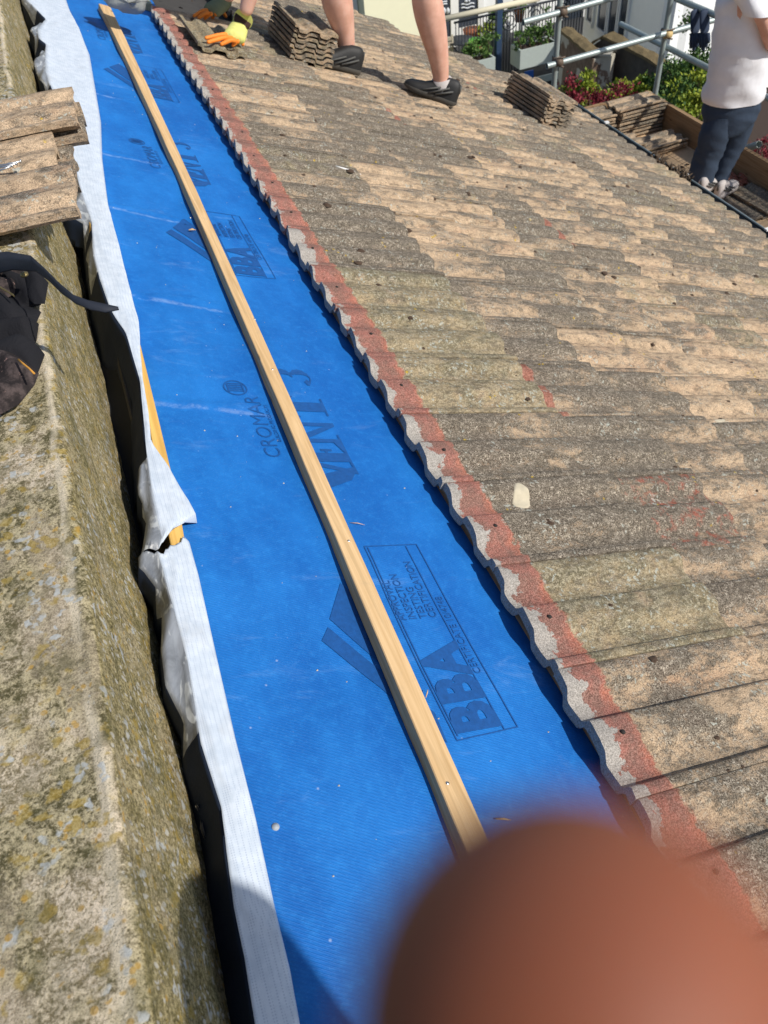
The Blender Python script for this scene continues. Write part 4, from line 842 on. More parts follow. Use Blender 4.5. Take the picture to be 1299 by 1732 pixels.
# ------------------------------------------------------------------ worker bending over the tiles
wk = empty('person', rp(2.1, 4.25, .02), 'worker in shorts bending over the tiles with yellow and orange gloves', 'person')
hL = rp(2.00, 4.62, .022); hR = rp(2.36, 4.10, .022)     # heels
tL = hL + (-ES * .22 - EY * .09).normalized() * .3; tR = hR + (-ES * .24 + EY * .06).normalized() * .3
aL = at_y(590, 98, 4.60); aR = at_y(746, 160, 4.20)
hR = rp(*sy(768, 190), .022); hR = hR + EY * .02; tR = rp(*sy(688, 158), .022)
hL = rp(*sy(604, 134), .022); tL = hL - ES * .26 + EY * .02
def up_to(px, d): return ray(*px).normalized() * d
def legpts(pxs, Y0, dy): return [at_y(x, y, Y0 + dy * i) for i, (x, y) in enumerate(pxs)]
YR, YL = hR.y + .06, hL.y + .06
RL = [(at_y(745, 160, YR), .044), (at_y(746, 130, YR), .045), (at_y(741, 90, YR), .060), (at_y(731, 45, YR), .080), (at_y(722, 5, YR), .086), (at_y(716, -40, YR), .070)]
LL = [(at_y(588, 110, YL), .044), (at_y(587, 82, YL), .046), (at_y(582, 50, YL), .060), (at_y(573, 15, YL), .084), (at_y(566, -18, YL), .088), (at_y(562, -60, YL), .070)]
hip = (RL[-1][0] + LL[-1][0]) * .5 + Vector((.10, .05, .50)); kneeR = RL[-1][0]; kneeL = LL[-1][0]
hipR = hip + Vector((.06, -.12, 0)); hipL = hip + Vector((-.06, .12, 0))
HR_ = at_roof(398, 66, .075); HL_ = at_roof(372, 18, .085)     # wrists
wR = at_roof(414, 27, .17); wL = at_roof(385, 4, .14)
eR = wR + Vector((.12, .0, .22)); eL = wL + Vector((.10, .05, .22))
shR = Vector((wR.x + .24, wR.y + .03, wR.z + .50)); shL = shR + Vector((-.03, .34, .0)); chest = (shR + shL) * .5 + Vector((.08, 0, .02)); belly = chest.lerp(hip, .55) + Vector((0, 0, .04)); neck = chest + Vector((-.18, 0, .02)); head = neck + Vector((-.16, 0, -.02))
nodes = [(hip, .15), (belly, .15), (chest, .16), (neck, .06), (head, .10), (shR, .065), (eR, .05), (wR.lerp(eR, .35), .040), (wR, .031), (shL, .065), (eL, .05), (wL.lerp(eL, .35), .040), (wL, .031), (hipR, .10), (kneeR.lerp(hipR, .5), .095)]
E_ = [(0, 1), (1, 2), (2, 3), (3, 4), (2, 5), (5, 6), (6, 7), (7, 8), (2, 9), (9, 10), (10, 11), (11, 12), (0, 13), (13, 14)]
i0 = len(nodes); 
for q in RL[::-1]: nodes.append(q)
E_ += [(14, i0)] + [(i0 + i, i0 + i + 1) for i in range(5)]
nodes += [(hipL, .10), (kneeL.lerp(hipL, .5), .095)]; j0 = len(nodes) - 2; E_ += [(0, j0), (j0, j0 + 1)]; i1 = len(nodes)
for q in LL[::-1]: nodes.append(q)
E_ += [(j0 + 1, i1)] + [(i1 + i, i1 + i + 1) for i in range(5)]
skin('body', nodes, E_, M['skin'], wk, 3)
skin('shirt', [(belly, .165), (chest, .175), (neck.lerp(chest, .5), .10), (shR, .085), (shR.lerp(eR, .55), .07), (shL, .085), (shL.lerp(eL, .55), .07), (hip, .16)], [(7, 0), (0, 1), (1, 2), (1, 3), (3, 4), (1, 5), (5, 6)], M['jacket'], wk, 2, 1, .004)
skin('shorts', [(hip, .17), (hipR, .125), (kneeR.lerp(hipR, .35), .12), (hipL, .125), (kneeL.lerp(hipL, .35), .12)], [(0, 1), (1, 2), (0, 3), (3, 4)], M['jacket'], wk, 2, 0, .005)
skin('hair', [(head + Vector((.0, 0, .03)), .10), (head + Vector((-.05, 0, .03)), .085)], [(0, 1)], M['hair'], wk, 2)
shoe(wk, hR, tR, EN, .30, .105, name='shoe'); shoe(wk, hL, tL, EN, .30, .105, name='shoe')
m = MB(); m.tube([at_y(749, 168, YR), at_y(748, 150, YR), at_y(747, 133, YR)], [.056, .056, .054], 16); m.build('sock', M['sock_w'], wk)
m = MB(); m.tube([at_y(590, 116, YL), at_y(590, 102, YL), at_y(589, 92, YL)], [.056, .053, .051], 16); m.build('sock', M['black'], wk)
def glove(wrist, pts, base_r, cuffdir, mats, flip=1):
    # palm and five separately rooted fingers; fabric on the back, rubber on the fingers
    palm = pts['palm']; A_ = (palm - wrist).cross(EN).normalized(); B_ = (palm - wrist).cross(A_).normalized(); top_ = wrist + cuffdir * .06; nx_ = (palm - wrist).normalized(); m = loft('glove_back', [[(top_, .045, .042), (wrist.lerp(top_, .5), .040, .037), (wrist, .038, .034), (wrist.lerp(palm, .5), .044, .032), (palm, .050, .028), (palm + nx_ * .018, .042, .020), (palm + nx_ * .028, .015, .008)]], M[mats[0]], wk, 22, .003, 40, A_, B_)
    for i, (b, k1, k2, t) in enumerate(pts['f']): skin('glove_finger', [(b, .012), (k1, .0105), (k2, .0098), (t, .008)], [(0, 1), (1, 2), (2, 3)], M[mats[1]], wk, 2, 0, .001, 40)
    mm = MB(); mm.tube([wrist + cuffdir * .050, wrist + cuffdir * .064], [.043, .041], 18); mm.build('cuff', M['cuff'], wk)
gp = lambda x, y, h: at_roof(x, y, h)
TH = .040
F_ = []
for (bx, by), (tx, ty) in (((392, 62), (346, 65)), ((395, 66), (350, 72)), ((400, 70), (372, 76)), ((405, 71), (392, 79))):
    b, t = gp(bx, by, TH + .040), gp(tx, ty, TH + .012); F_.append((b, b.lerp(t, .35) + EN * .012, b.lerp(t, .7) + EN * .006, t))
b, t = gp(408, 56, TH + .035), gp(411, 77, TH + .006); F_.append((b, b.lerp(t, .4) + ES * .008, b.lerp(t, .75), t))
glove(gp(407, 42, .115), {'palm': gp(397, 62, TH + .045), 'f': F_}, .04, (wR - gp(407, 42, .115)).normalized(), ('glove_y', 'glove_o'))
F_ = []
for (bx, by), (tx, ty) in (((352, 18), (326, 28)), ((355, 22), (334, 31)), ((360, 24), (345, 32)), ((366, 24), (358, 31))):
    b, t = gp(bx, by, .055), gp(tx, ty, .018); F_.append((b, b.lerp(t, .35) + EN * .010, b.lerp(t, .7) + EN * .004, t))
b, t = gp(374, 14, .06), gp(383, 30, .02); F_.append((b, b.lerp(t, .4), b.lerp(t, .75), t))
glove(gp(380, 4, .10), {'palm': gp(360, 17, .062), 'f': F_}, .04, (eL - wL).normalized(), ('glove_g', 'glove_o'))
# ------------------------------------------------------------------ man standing on the platform
mn = empty('person', Vector((4.28, 4.72, PZ)), 'man in white t-shirt and blue grey joggers standing on the scaffold', 'person')
fd = Vector((.72, .30, 0)).normalized()
def mp(x, y, d=0.0, Y=4.72): q = at_y(x, y, Y); return q
Ym = 4.72
fL = mp(1190, 332); fR = mp(1213, 337)
Jn = [(mp(1240, 172), (.165, .125)), (mp(1217, 215), (.10, .095)), (mp(1200, 262), (.085, .085)), (mp(1187, 300), .080), (mp(1180, 322), (.060, .060)), (mp(1254, 210), (.105, .10)), (mp(1240, 258), (.083, .083)), (mp(1220, 296), .072), (mp(1210, 322), (.058, .058))]
JE = [(0, 1), (1, 2), (2, 3), (3, 4), (0, 5), (5, 6), (6, 7), (7, 8)]
Jn = [(Vector(a) - Vector((0, 0, 0)), b) for a, b in Jn]
Jn = [Jn[0], (mp(1215, 200), .11), (mp(1204, 240), .094), (mp(1196, 268), .088), (mp(1184, 298), .086), (mp(1184, 320), .062), (mp(1255, 204), .112), (mp(1243, 240), .094), (mp(1232, 268), .082), (mp(1216, 300), .080), (mp(1210, 323), .056)]
JE = [(0, 1), (1, 2), (2, 3), (3, 4), (4, 5), (0, 6), (6, 7), (7, 8), (8, 9), (9, 10)]
CR = Vector((.93, -.36, 0)).normalized(); CB = Vector((.36, .93, 0)).normalized()
loft('joggers', [[(mp(1241, 160), .185, .13), (mp(1238, 178), .195, .14), (mp(1232, 200), .185, .14), (mp(1226, 220), .12, .12)],
                 [(mp(1224, 190), .105, .115), (mp(1212, 215), .105, .11), (mp(1203, 245), .100, .10), (mp(1194, 272), .090, .095), (mp(1186, 298), .088, .09), (mp(1182, 316), .074, .075), (mp(1181, 326), .055, .055)],
                 [(mp(1252, 190), .105, .115), (mp(1246, 215), .098, .11), (mp(1238, 245), .088, .10), (mp(1226, 272), .078, .09), (mp(1214, 298), .075, .085), (mp(1210, 318), .062, .07), (mp(1209, 330), .048, .05)]], M['jogger'], mn, 30, .020, 6, CR, CB)
hd = mp(1240, 172) + Vector((.0, .0, .0))
T0 = mp(1243, 160); T1 = mp(1252, 100); T2 = mp(1262, 45); T3 = mp(1272, -5); NK = T3 + Vector((.02, 0, .12)); HD = NK + Vector((.03, .02, .13))
SL = T3 + Vector((-.17, -.02, -.02)); SR = T3 + Vector((.19, .04, -.02))
elb = mp(1292, 60) + Vector((.03, -.16, 0)); 
skin('body', [(T0, .14), (T1, .14), (T2, .15), (T3, .14), (NK, .058), (HD, (.085, .10)), (HD + Vector((0, 0, .09)), .07), (mp(1262, -35, Y=4.66), .06), (mp(1268, -15, Y=4.62), .052), (mp(1276, 0, Y=4.58), .050), (mp(1291, 30, Y=4.52), .050), (mp(1305, 75, Y=4.52), .044), (mp(1318, 86, Y=4.70), .036), (SR, .06), (SR + Vector((.10, .02, -.26)), .045), (SR + Vector((-.05, -.12, -.30)), .035)],
     [(0, 1), (1, 2), (2, 3), (3, 4), (4, 5), (5, 6), (3, 7), (10, 11), (11, 12), (3, 13), (13, 14), (14, 15), (7, 8), (8, 9), (9, 10)], M['skin'], mn, 2)
loft('t_shirt', [[(mp(1239, 168), .205, .150), (mp(1240, 155), .208, .155), (mp(1246, 120), .190, .150), (mp(1254, 75), .188, .148), (mp(1263, 30), .200, .15), (mp(1271, -8), .205, .135), (NK - Vector((0, 0, .05)), .12, .10), (NK, .065, .065)],
                 [(mp(1258, -40, Y=4.66), .11, .11), (mp(1269, -8, Y=4.60), .105, .105), (mp(1283, 22, Y=4.54), .088, .09)],
                 [(SR + Vector((-.03, 0, 0)), .09, .09), (SR + Vector((.07, .02, -.18)), .08, .08)]], M['shirt'], mn, 32, .022, 5, CR, CB)
skin('hair', [(HD + Vector((-.01, -.01, .04)), .095), (HD + Vector((0, 0, .10)), .08)], [(0, 1)], M['hair'], mn, 2)
shoe(mn, mp(1181, 330, Y=4.62), mp(1181, 330, Y=4.62) + fd * .28, (0, 0, 1), .28, .10, ('sock_w', 'sock_w'), 'trainer'); shoe(mn, mp(1210, 337, Y=4.6), mp(1210, 337, Y=4.6) + fd * .28, (0, 0, 1), .28, .10, ('sock_w', 'sock_w'), 'trainer')
# ------------------------------------------------------------------ grey plastic roll at the top of the membrane
rows = []; c0 = at_roof(216, 2, .11) - EY * .02
for i in range(15):
    t = i / 14; row = []
    for k in range(25):
        a = 2 * math.pi * k / 24; r_ = .085 * max(0.0, math.sin(math.pi * t)) ** .5 * (1 + .55 * noise.noise(Vector((math.cos(a) * 1.3, math.sin(a) * 1.3, t * 3)))); row.append(c0 + Vector((0, .20, .03)) * t * 1.0 + ES * r_ * math.cos(a) * 1.1 + (EN * .8) * r_ * math.sin(a) + EY * .02 * noise.noise(Vector((a, t * 4, 1))))
    rows.append(row)
m = MB(); m.grid(rows); tag(m.build('plastic_bundle', M['grey_sheet']), 'crumpled grey plastic bundle above the far end of the batten', 'bundle')
# ------------------------------------------------------------------ background terrace, walls and planting
YB = 22.0
def bx(px0, px1, py0, py1, Y, dep, mb, mi=0):
    a, b, c = at_y(px0, py0, Y), at_y(px1, py0, Y), at_y((px0 + px1) / 2, py1, Y); mb.aabb(a.x, b.x, Y, Y + dep, min(c.z, a.z), max(a.z, c.z), mi)
TZ = at_y(850, 108, 20.0).z
ch = empty('cream_house', Vector((8, YB + 1, -11)), 'cream rendered house behind the roof end', 'house')
XC0, XC1 = at_y(616, 10, YB - 3).x, at_y(737, 40, YB - 3).x; m = MB(); m.aabb(XC0, XC1, YB - 3, YB + 6, -11, -3); m.build('wall', M['cream'], ch)
m = MB(); m.aabb(3.0, XC0 - .01, YB - 2.5, YB + 6, -11, -3); m.build('wall', M['greywall'], ch)
m = MB(); m.aabb(XC0 - 1.0, XC0 - .16, YB - 2.54, YB - 2.5, -8, -3); m.build('window', M['glass'], ch); m = MB(); m.aabb(XC0 - .155, XC0 - .02, YB - 2.58, YB - 2.5, -8, -3); m.build('door_frame', M['whitepaint'], ch)
th = empty('terrace_house', Vector((12, YB + 2, -11)), 'white house with chalkboard doors on the railed terrace', 'house')
m = MB(); m.aabb(XC1 + .01, 20, YB, YB + 6, -11, -2); m.build('wall', M['whitewall'], th)
def face(px0, px1, z0, z1, mat, name, off):
    a = at_y(px0, 40, YB - off).x; b = at_y(px1, 40, YB - off).x; m = MB(); m.aabb(a, b, YB - off, YB - off + .05 + off * .5, z0, z1); return m.build(name, M[mat], th)
face(733, 763, -7.4, -4, 'board', 'door_panel', .06); face(763, 776, -9, -4, 'whitepaint', 'door_frame', .10); face(776, 809, -7.25, -4, 'board', 'door_panel', .06); face(809, 818, -9, -4, 'whitepaint', 'door_frame', .10)
face(776, 809, -9, -7.26, 'whitepaint', 'door_base', .06); face(733, 763, -9, -7.41, 'whitepaint', 'door_base', .06); face(850, 862, -9, -3, 'whitepaint', 'pilaster', .12); face(862, 885, -6.6, -3, 'glass', 'window', .05); face(885, 892, -9, -3, 'whitepaint', 'window_frame', .08); face(892, 906, -6.6, -3, 'glass', 'window', .05); face(862, 906, -7.0, -6.61, 'whitepaint', 'window_sill', .10)
face(906, 926, -9, -3, 'whitepaint', 'pilaster', .12); face(955, 984, -8.3, -3, 'glass', 'door_panel', .05); face(984, 992, -9, -3, 'whitepaint', 'door_frame', .10)
m = MB(); Yc = YB - .07
for (yy0, am) in ((7, 2), (13, 2)): m.tube([at_y(780 + 2 * i, yy0 - 1.0 * math.sin(i * .9) - i * .22 + 1, Yc) for i in range(12)], .022, 5)
m.tube([at_y(788, 0, Yc), at_y(788, 4, Yc)], .05, 5); m.tube([at_y(793, -2, Yc), at_y(793, 4, Yc)], .04, 5)
for x_ in (751, 757.5): m.tube([at_y(x_, 13, Yc), at_y(x_, 17, Yc), at_y(x_, 23, Yc)], [.02, .055, .05], 6)
for y_ in (3, 7): m.tube([at_y(744, y_ + 1, Yc), at_y(756, y_ - 1, Yc)], .02, 5)
m.build('chalk_drawing', M['chalk'], th)
# terrace floor and its felt edge
ter = empty('terrace', Vector((11, 20.5, TZ)), 'dark felt covered terrace with a black roof edge', 'terrace')
m = MB(); m.aabb(8.2, 14.2, 18.6, 21.99, TZ - .25, TZ); m.build('deck', M['felt'], ter); m = MB(); m.aabb(8.2, 14.25, 18.55, 18.6, TZ - .10, TZ + .05); m.build('edge_trim', M['galv'], ter)
lw = empty('white_lower_wall', Vector((11, 18.8, -11)), 'white wall with a blue patch under the terrace', 'wall'); m = MB(); m.aabb(8.3, 12.55, 18.7, 21.9, -12, TZ - .26); m.build('wall', M['whitewall'], lw)
a, b = at_y(888, 122, 18.66), at_y(902, 134, 18.66); m = MB(); m.aabb(a.x, b.x, 18.66, 18.7, b.z, a.z); m.build('blue_panel', M['bluesign'], lw)
# railing
ra = empty('iron_railing', Vector((10, 19.2, TZ)), 'black iron railing with scroll hoops round the terrace', 'railing'); YR2 = 19.1
def z_at(py, px, Y=19.1): return at_y(px, py, Y).z
zr = z_at(28, 815); m = MB(); x0 = at_y(768, 40, YR2).x; x1 = at_y(990, 5, YR2).x
m.tube([(x0, YR2, zr), (x1, YR2, zr)], .028, 6); m.build('top_rail', M['iron'], ra); m = MB(); m.tube([(x0, YR2, TZ + .12), (x1, YR2, TZ + .12)], .02, 6); m.build('bottom_rail', M['iron'], ra)
nb = 44
for i in range(nb):
    x = x0 + (x1 - x0) * (i + .5) / nb; m = MB(); m.tube([(x, YR2, TZ + .1), (x, YR2, zr)], .013, 5); m.build('baluster', M['iron'], ra)
for xc in (835, 862, 905, 950):
    cx_ = at_y(xc, 30, YR2).x; m = MB()
    for r_, zc in ((.20, zr - .22), (.11, zr - .22)): m.tube([(cx_ + r_ * math.cos(R(a_ * 20)), YR2 - .02, zc + r_ * math.sin(R(a_ * 20))) for a_ in range(19)], .014, 5, caps=False)
    m.build('scroll', M['iron'], ra)
m = MB(); px_ = at_y(843, 50, 19.0).x; m.aabb(px_ - .07, px_ + .07, 18.93, 19.05, TZ, 0); tag(m.build('terrace_post', M['bluepost']), 'slim blue grey post in front of the railing', 'post')
m = MB(); a, b = at_y(742, 34, 16), at_y(912, -3, 16); m.tube([a, b], .055, 8); tag(m.build('wooden_rail', M['woodrail']), 'pale wooden rail crossing in front of the chalkboard doors', 'rail')
# chair and table
def chair(px, py, Y, label):
    b = at_y(px, py, Y); b.z = TZ; t = empty('garden_chair', b, label, 'chair')
    for dx in (-.22, .22):
        for dy in (-.2, .2): m = MB(); m.tube([b + Vector((dx, dy, 0)), b + Vector((dx * .95, dy, .45 if dy < 0 else .92))], .022, 6); m.build('leg', M['oldwood'], t)
    m = MB(); m.aabb(b.x - .25, b.x + .25, b.y - .24, b.y + .22, b.z + .43, b.z + .47); m.build('seat', M['oldwood'], t)
    for i in range(3): m = MB(); m.aabb(b.x - .23, b.x + .23, b.y + .19, b.y + .215, b.z + .56 + .12 * i, b.z + .64 + .12 * i); m.build('back_slat', M['oldwood'], t)
chair(758, 82, 19.9, 'weathered wooden chair on the terrace beside the bare leg')
b = at_y(779, 78, 20.2); b.z = TZ; t = empty('bistro_table', b, 'small black folding table on the terrace', 'table'); m = MB(); m.tube([b + Vector((0, 0, .70)), b + Vector((0, 0, .73))], .36, 20); m.build('table_top', M['iron'], t)
for sx in (-1, 1): m = MB(); m.tube([b + Vector((-.26 * sx, -.15, 0)), b + Vector((.26 * sx, .15, .70))], .02, 5); m.build('leg', M['iron'], t)
# leaves
def leafmass(name, c, rx, ry, rz, n, size, mat, parent, seed, cl=16, upb=.4):
    rr = random.Random(seed); m = MB(); cs = [(rr.gauss(0, .5), rr.gauss(0, .5), rr.gauss(0, .5)) for _ in range(cl)]
    for i in range(n):
        k = rr.choice(cs); q = Vector((c[0] + (k[0] + rr.gauss(0, .17)) * rx, c[1] + (k[1] + rr.gauss(0, .17)) * ry, c[2] + (k[2] + rr.gauss(0, .15)) * rz))
        d = Vector((rr.uniform(-1, 1), rr.uniform(-1, 1), rr.uniform(-.3, 1) + upb)).normalized() * size * rr.uniform(.6, 1.4); s_ = d.cross(Vector((rr.uniform(-1, 1), rr.uniform(-1, 1), rr.uniform(-1, 1)))).normalized() * size * .30
        m.add([q - s_ * .3, q + d * .5 - s_, q + d, q + d * .5 + s_], [(0, 1, 2, 3)])
    return m.build(name, M[mat], parent)
def plant(name, base, c, rx, ry, rz, n, size, mat, label, cat, seed, cl=16, group=None):
    t = empty(name, base, label, cat, group); leafmass('foliage', c, rx, ry, rz, n, size, mat, t, seed, cl); m = MB(); m.tube([base, Vector(c)], [.03, .01], 6)
    rr = random.Random(seed)
    for i in range(5): e = Vector(c) + Vector((rr.uniform(-rx, rx) * .6, rr.uniform(-ry, ry) * .6, rr.uniform(0, rz) * .7)); m.tube([Vector(base).lerp(Vector(c), .5), e], [.014, .004], 5)
    m.build('stem', M['twig'], t)
def planter(px0, py0, px1, py1, Y, hgt, label, seed, mat='herb'):
    a, b = at_y(px0, py0, Y), at_y(px1, py1, Y); z1 = (a.z + b.z) / 2; t = empty('planter', Vector(((a.x + b.x) / 2, Y, z1 - hgt)), label, 'planter', 'planters on the terrace'); m = MB()
    for (xa, xb, ya, yb) in ((a.x, b.x, Y - .25, Y - .21), (a.x, b.x, Y + .21, Y + .25), (a.x, a.x + .04, Y - .21, Y + .21), (b.x - .04, b.x, Y - .21, Y + .21)): m.aabb(xa, xb, ya, yb, z1 - hgt, z1)
    m.build('box', M['planter'], t); m = MB(); m.aabb(a.x + .041, b.x - .041, Y - .209, Y + .209, z1 - hgt, z1 - .06); m.build('soil', M['soil'], t)
    for i in range(4):
        x = a.x + (b.x - a.x) * (i + .5) / 4; c_ = Vector((x, Y, z1 + .10 + .06 * (i % 2))); plant('herb_plant', Vector((x, Y, z1 - .07)), c_, .20, .16, .16 + .04 * i, 260, .07, mat, ['leftmost', 'second', 'third', 'rightmost'][i] + ' green herb growing in the ' + label.split(' with')[0], 'plant', seed + i, 8)
planter(872, 84, 935, 62, 18.3, .42, 'long pale planter with herbs hung outside the railing', 50)
planter(790, 100, 830, 92, 18.35, .35, 'short pale planter with earth at the roof end', 60)
def pot(px, py, Y, r, h, mat, label, leaf=None, seed=1):
    b = at_y(px, py, Y); t = empty('plant_pot', b, label, 'pot'); m = MB(); m.tube([b, b + Vector((0, 0, h * .9)), b + Vector((0, 0, h))], [r * .75, r, r * 1.06], 14); m.build('pot', M[mat], t)
    if leaf: leafmass('foliage', b + Vector((0, 0, h + r * .9)), r * 1.6, r * 1.6, r * 1.5, 240, .09, leaf, t, seed, 8)
pot(804, 98, 19.3, .16, .42, 'limeplastic', 'lime green plastic pot left of the blue post'); pot(818, 97, 19.4, .15, .40, 'limeplastic', 'second lime green plastic pot at the blue post')
pot(821, 82, 20.4, .13, .36, 'whitepaint', 'white pot with lime foliage behind the railing', 'lime', 3); pot(834, 75, 20.6, .18, .5, 'planter', 'grey pot with a dark shrub behind the railing', 'herb', 4); pot(853, 70, 20.8, .15, .45, 'whitepaint', 'white pot right of the blue post', 'conifer', 5)
pot(800, 76, 21.0, .26, .38, 'terracotta', 'wide terracotta pot against the white door base', None); pot(878, 36, 20.6, .14, .3, 'terracotta', 'terracotta pot on the railing shelf', 'herb', 6); pot(812, 92, 18.9, .12, .15, 'terracotta', 'little terracotta pot in front of the railing')
# patched boundary wall with mossy coping
bwl = empty('boundary_wall', Vector((8.5, 12, -9)), 'patched boundary wall with a mossy coping behind the scaffold', 'wall')
P0, P1, P2 = at_y(955, 60, 14.0), at_y(1010, 100, 13.2), at_y(1180, 150, 11.5)
def wallseg(px, Ys, mat, name, bot=-11, th=.16, cm='mossy', ch_=.05):
    tops = [at_y(x, y, Y) for (x, y), Y in zip(px, Ys)]; m = MB()
    for a, b in zip(tops, tops[1:]):
        d = Vector((b.x - a.x, b.y - a.y, 0)).normalized(); nrm = Vector((-d.y, d.x, 0)) * th
        vs = [Vector((a.x, a.y, bot)), Vector((b.x, b.y, bot)), Vector(b), Vector(a)]; vs += [v + nrm for v in vs]
        m.add(vs, [(0, 1, 2, 3), (7, 6, 5, 4), (3, 2, 6, 7), (0, 3, 7, 4), (1, 5, 6, 2)])
    m.build(name, M[mat], bwl); m = MB()
    for a, b in zip(tops, tops[1:]):
        d = Vector((b.x - a.x, b.y - a.y, 0)).normalized(); nn_ = Vector((-d.y, d.x, 0)); rows = []
        for i in range(9):
            q = a.lerp(b, i / 8); w_ = .05; j = [.03 * noise.noise(q * 4 + Vector((k_, 0, 0))) for k_ in range(4)]
            rows.append([q - nn_ * w_, q - nn_ * w_ + Vector((0, 0, ch_ + j[0])), q + nn_ * th * .5 + Vector((0, 0, ch_ * 1.5 + j[1])), q + nn_ * (th + w_) + Vector((0, 0, ch_ + j[2])), q + nn_ * (th + w_)])
        m.grid(rows, sm=False, flip=True)
    m.build('coping', M[cm], bwl)
wallseg(((950, 54), (975, 74), (1003, 100)), (15.2, 14.4, 13.5), 'ruin', 'wall_panel')
wallseg(((1004, 76), (1022, 64), (1090, 98), (1190, 160)), (14.5, 14.0, 12.8, 11.4), 'darkstone', 'wall_panel')
wallseg(((1003, 92), (1035, 95)), (13.6, 13.3), 'ruin', 'wall_panel', cm='ruin', ch_=.05)
m = MB(); a, b = at_y(970, 118, 14.5), at_y(984, 160, 14.5); m.aabb(a.x, b.x, 14.4, 14.6, -12, a.z); tag(m.build('white_post', M['whitepaint']), 'narrow white post beside the boundary wall', 'post')
# right-hand white houses
wh = empty('white_house', Vector((17, 20, -11)), 'pale grey house with dark sash windows behind the scaffold', 'house')
def quadwall(p, q, zb, zt, mat, name, th=.3, off=0.0):
    p, q = Vector(p), Vector(q); d = Vector((q.x - p.x, q.y - p.y, 0)).normalized(); n_ = Vector((-d.y, d.x, 0)); a = p - n_ * off; b = q - n_ * off; m = MB(); m.box((a.x, a.y, zb), (b.x - a.x, b.y - a.y, 0), n_ * th, (0, 0, zt - zb)); return m
A, B = at_y(985, 60, 20.0), at_y(1130, 120, 15.5); A.z = B.z = 0
quadwall(A, B, -11, -4.8, 'greywall', '').build('wall', M['whitewall'], wh)
for t0, t1 in ((.06, .13), (.20, .30), (.33, .42), (.45, .53)):
    p, q = A.lerp(B, t0), A.lerp(B, t1); quadwall(p, q, -7.0, -5.0, '', '', .05, .04).build('window', M['glass'], wh); quadwall(p, q, -7.12, -7.01, '', '', .1, .07).build('window_sill', M['whitepaint'], wh)
    for t_ in (t0 - .008, t1): quadwall(A.lerp(B, t_), A.lerp(B, t_ + .010), -7.0, -5.0, '', '', .1, .07).build('window_frame', M['whitepaint'], wh)
quadwall(A.lerp(B, 0), A.lerp(B, 1), -7.6, -7.5, '', '', .1, .08).build('string_course', M['whitepaint'], wh)
w2_ = empty('white_gable_wall', Vector((16, 14, -11)), 'bright white gable wall behind the hung gloves', 'wall'); A2, B2 = at_y(1128, 100, 15.4), at_y(1340, 60, 17.0); A2.z = B2.z = 0; quadwall(A2, B2, -11, -4.4, '', '').build('wall', M['whitewall'], w2_)
quadwall(A2.lerp(B2, .33), A2.lerp(B2, .50), -5.9, -4.6, '', '', .05, .04).build('window', M['glass'], w2_)
quadwall(A2.lerp(B2, .30), A2.lerp(B2, .53), -6.1, -5.95, '', '', .1, .08).build('window_sill', M['whitepaint'], w2_)
# garden bank and shrubs beyond the scaffold
m = MB(); m.grid([[Vector((5.6 + .6 * k, 6.2 + .27 * i, -5.2 + .1 * noise.noise(Vector((k, i, 0))))) for k in range(14)] for i in range(16)]); tag(m.build('garden_bank', M['soil']), kind='structure')
GS = 'garden shrubs beyond the scaffold'
def shr(px, py, Y, rx, rz, n, sz, mat, label, cat, seed, cl=14):
    c = at_y(px, py, Y); plant('shrub' if cat == 'shrub' else 'conifer', Vector((c.x, c.y, -5.3)), c, rx, rx, rz, n, sz, mat, label, cat, seed, cl, GS)
shr(985, 160, 10.2, .28, .18, 2600, .05, 'lime', 'lime green shrub furthest left beyond the gutter', 'shrub', 1); shr(1018, 162, 10.0, .26, .17, 2200, .05, 'lime', 'lime green shrub second from the left', 'shrub', 2); shr(1052, 155, 10.2, .28, .20, 2400, .05, 'lime', 'lime green shrub behind the tallest tile stack', 'shrub', 3); shr(1090, 152, 10.2, .22, .16, 1800, .05, 'lime', 'lime green shrub left of the outer upright', 'shrub', 4)
shr(1138, 158, 9.6, .40, .34, 4200, .05, 'conifer', 'green conifer right of the outer upright', 'conifer', 5, 20); shr(1174, 148, 9.6, .36, .42, 4600, .05, 'conifer', 'tall green conifer between the upright and the man', 'conifer', 6, 24); shr(1205, 165, 9.2, .4, .36, 3200, .05, 'conifer', 'dark conifer half hidden by the man', 'conifer', 7, 18); shr(1165, 186, 8.9, .36, .26, 2600, .05, 'lime', 'lime tipped conifer above the toe board', 'conifer', 8, 14); shr(1130, 190, 8.7, .28, .22, 1800, .05, 'conifer', 'low conifer right of the tallest tile stack', 'conifer', 9, 12)
shr(965, 178, 9.2, .30, .22, 1200, .045, 'redleaf', 'crimson leaved shrub at the gutter end', 'shrub', 10, 10); shr(1000, 186, 9.0, .36, .20, 1500, .045, 'redleaf', 'crimson leaved shrub under the lime shrubs', 'shrub', 11, 10); shr(1040, 182, 9.0, .34, .22, 1300, .045, 'redleaf', 'crimson leaved shrub behind the tile stacks', 'shrub', 12, 10)
shr(1292, 262, 6.6, .22, .12, 700, .035, 'redleaf', 'crimson leaved shrub outside the toe board at the right edge', 'shrub', 13, 8)
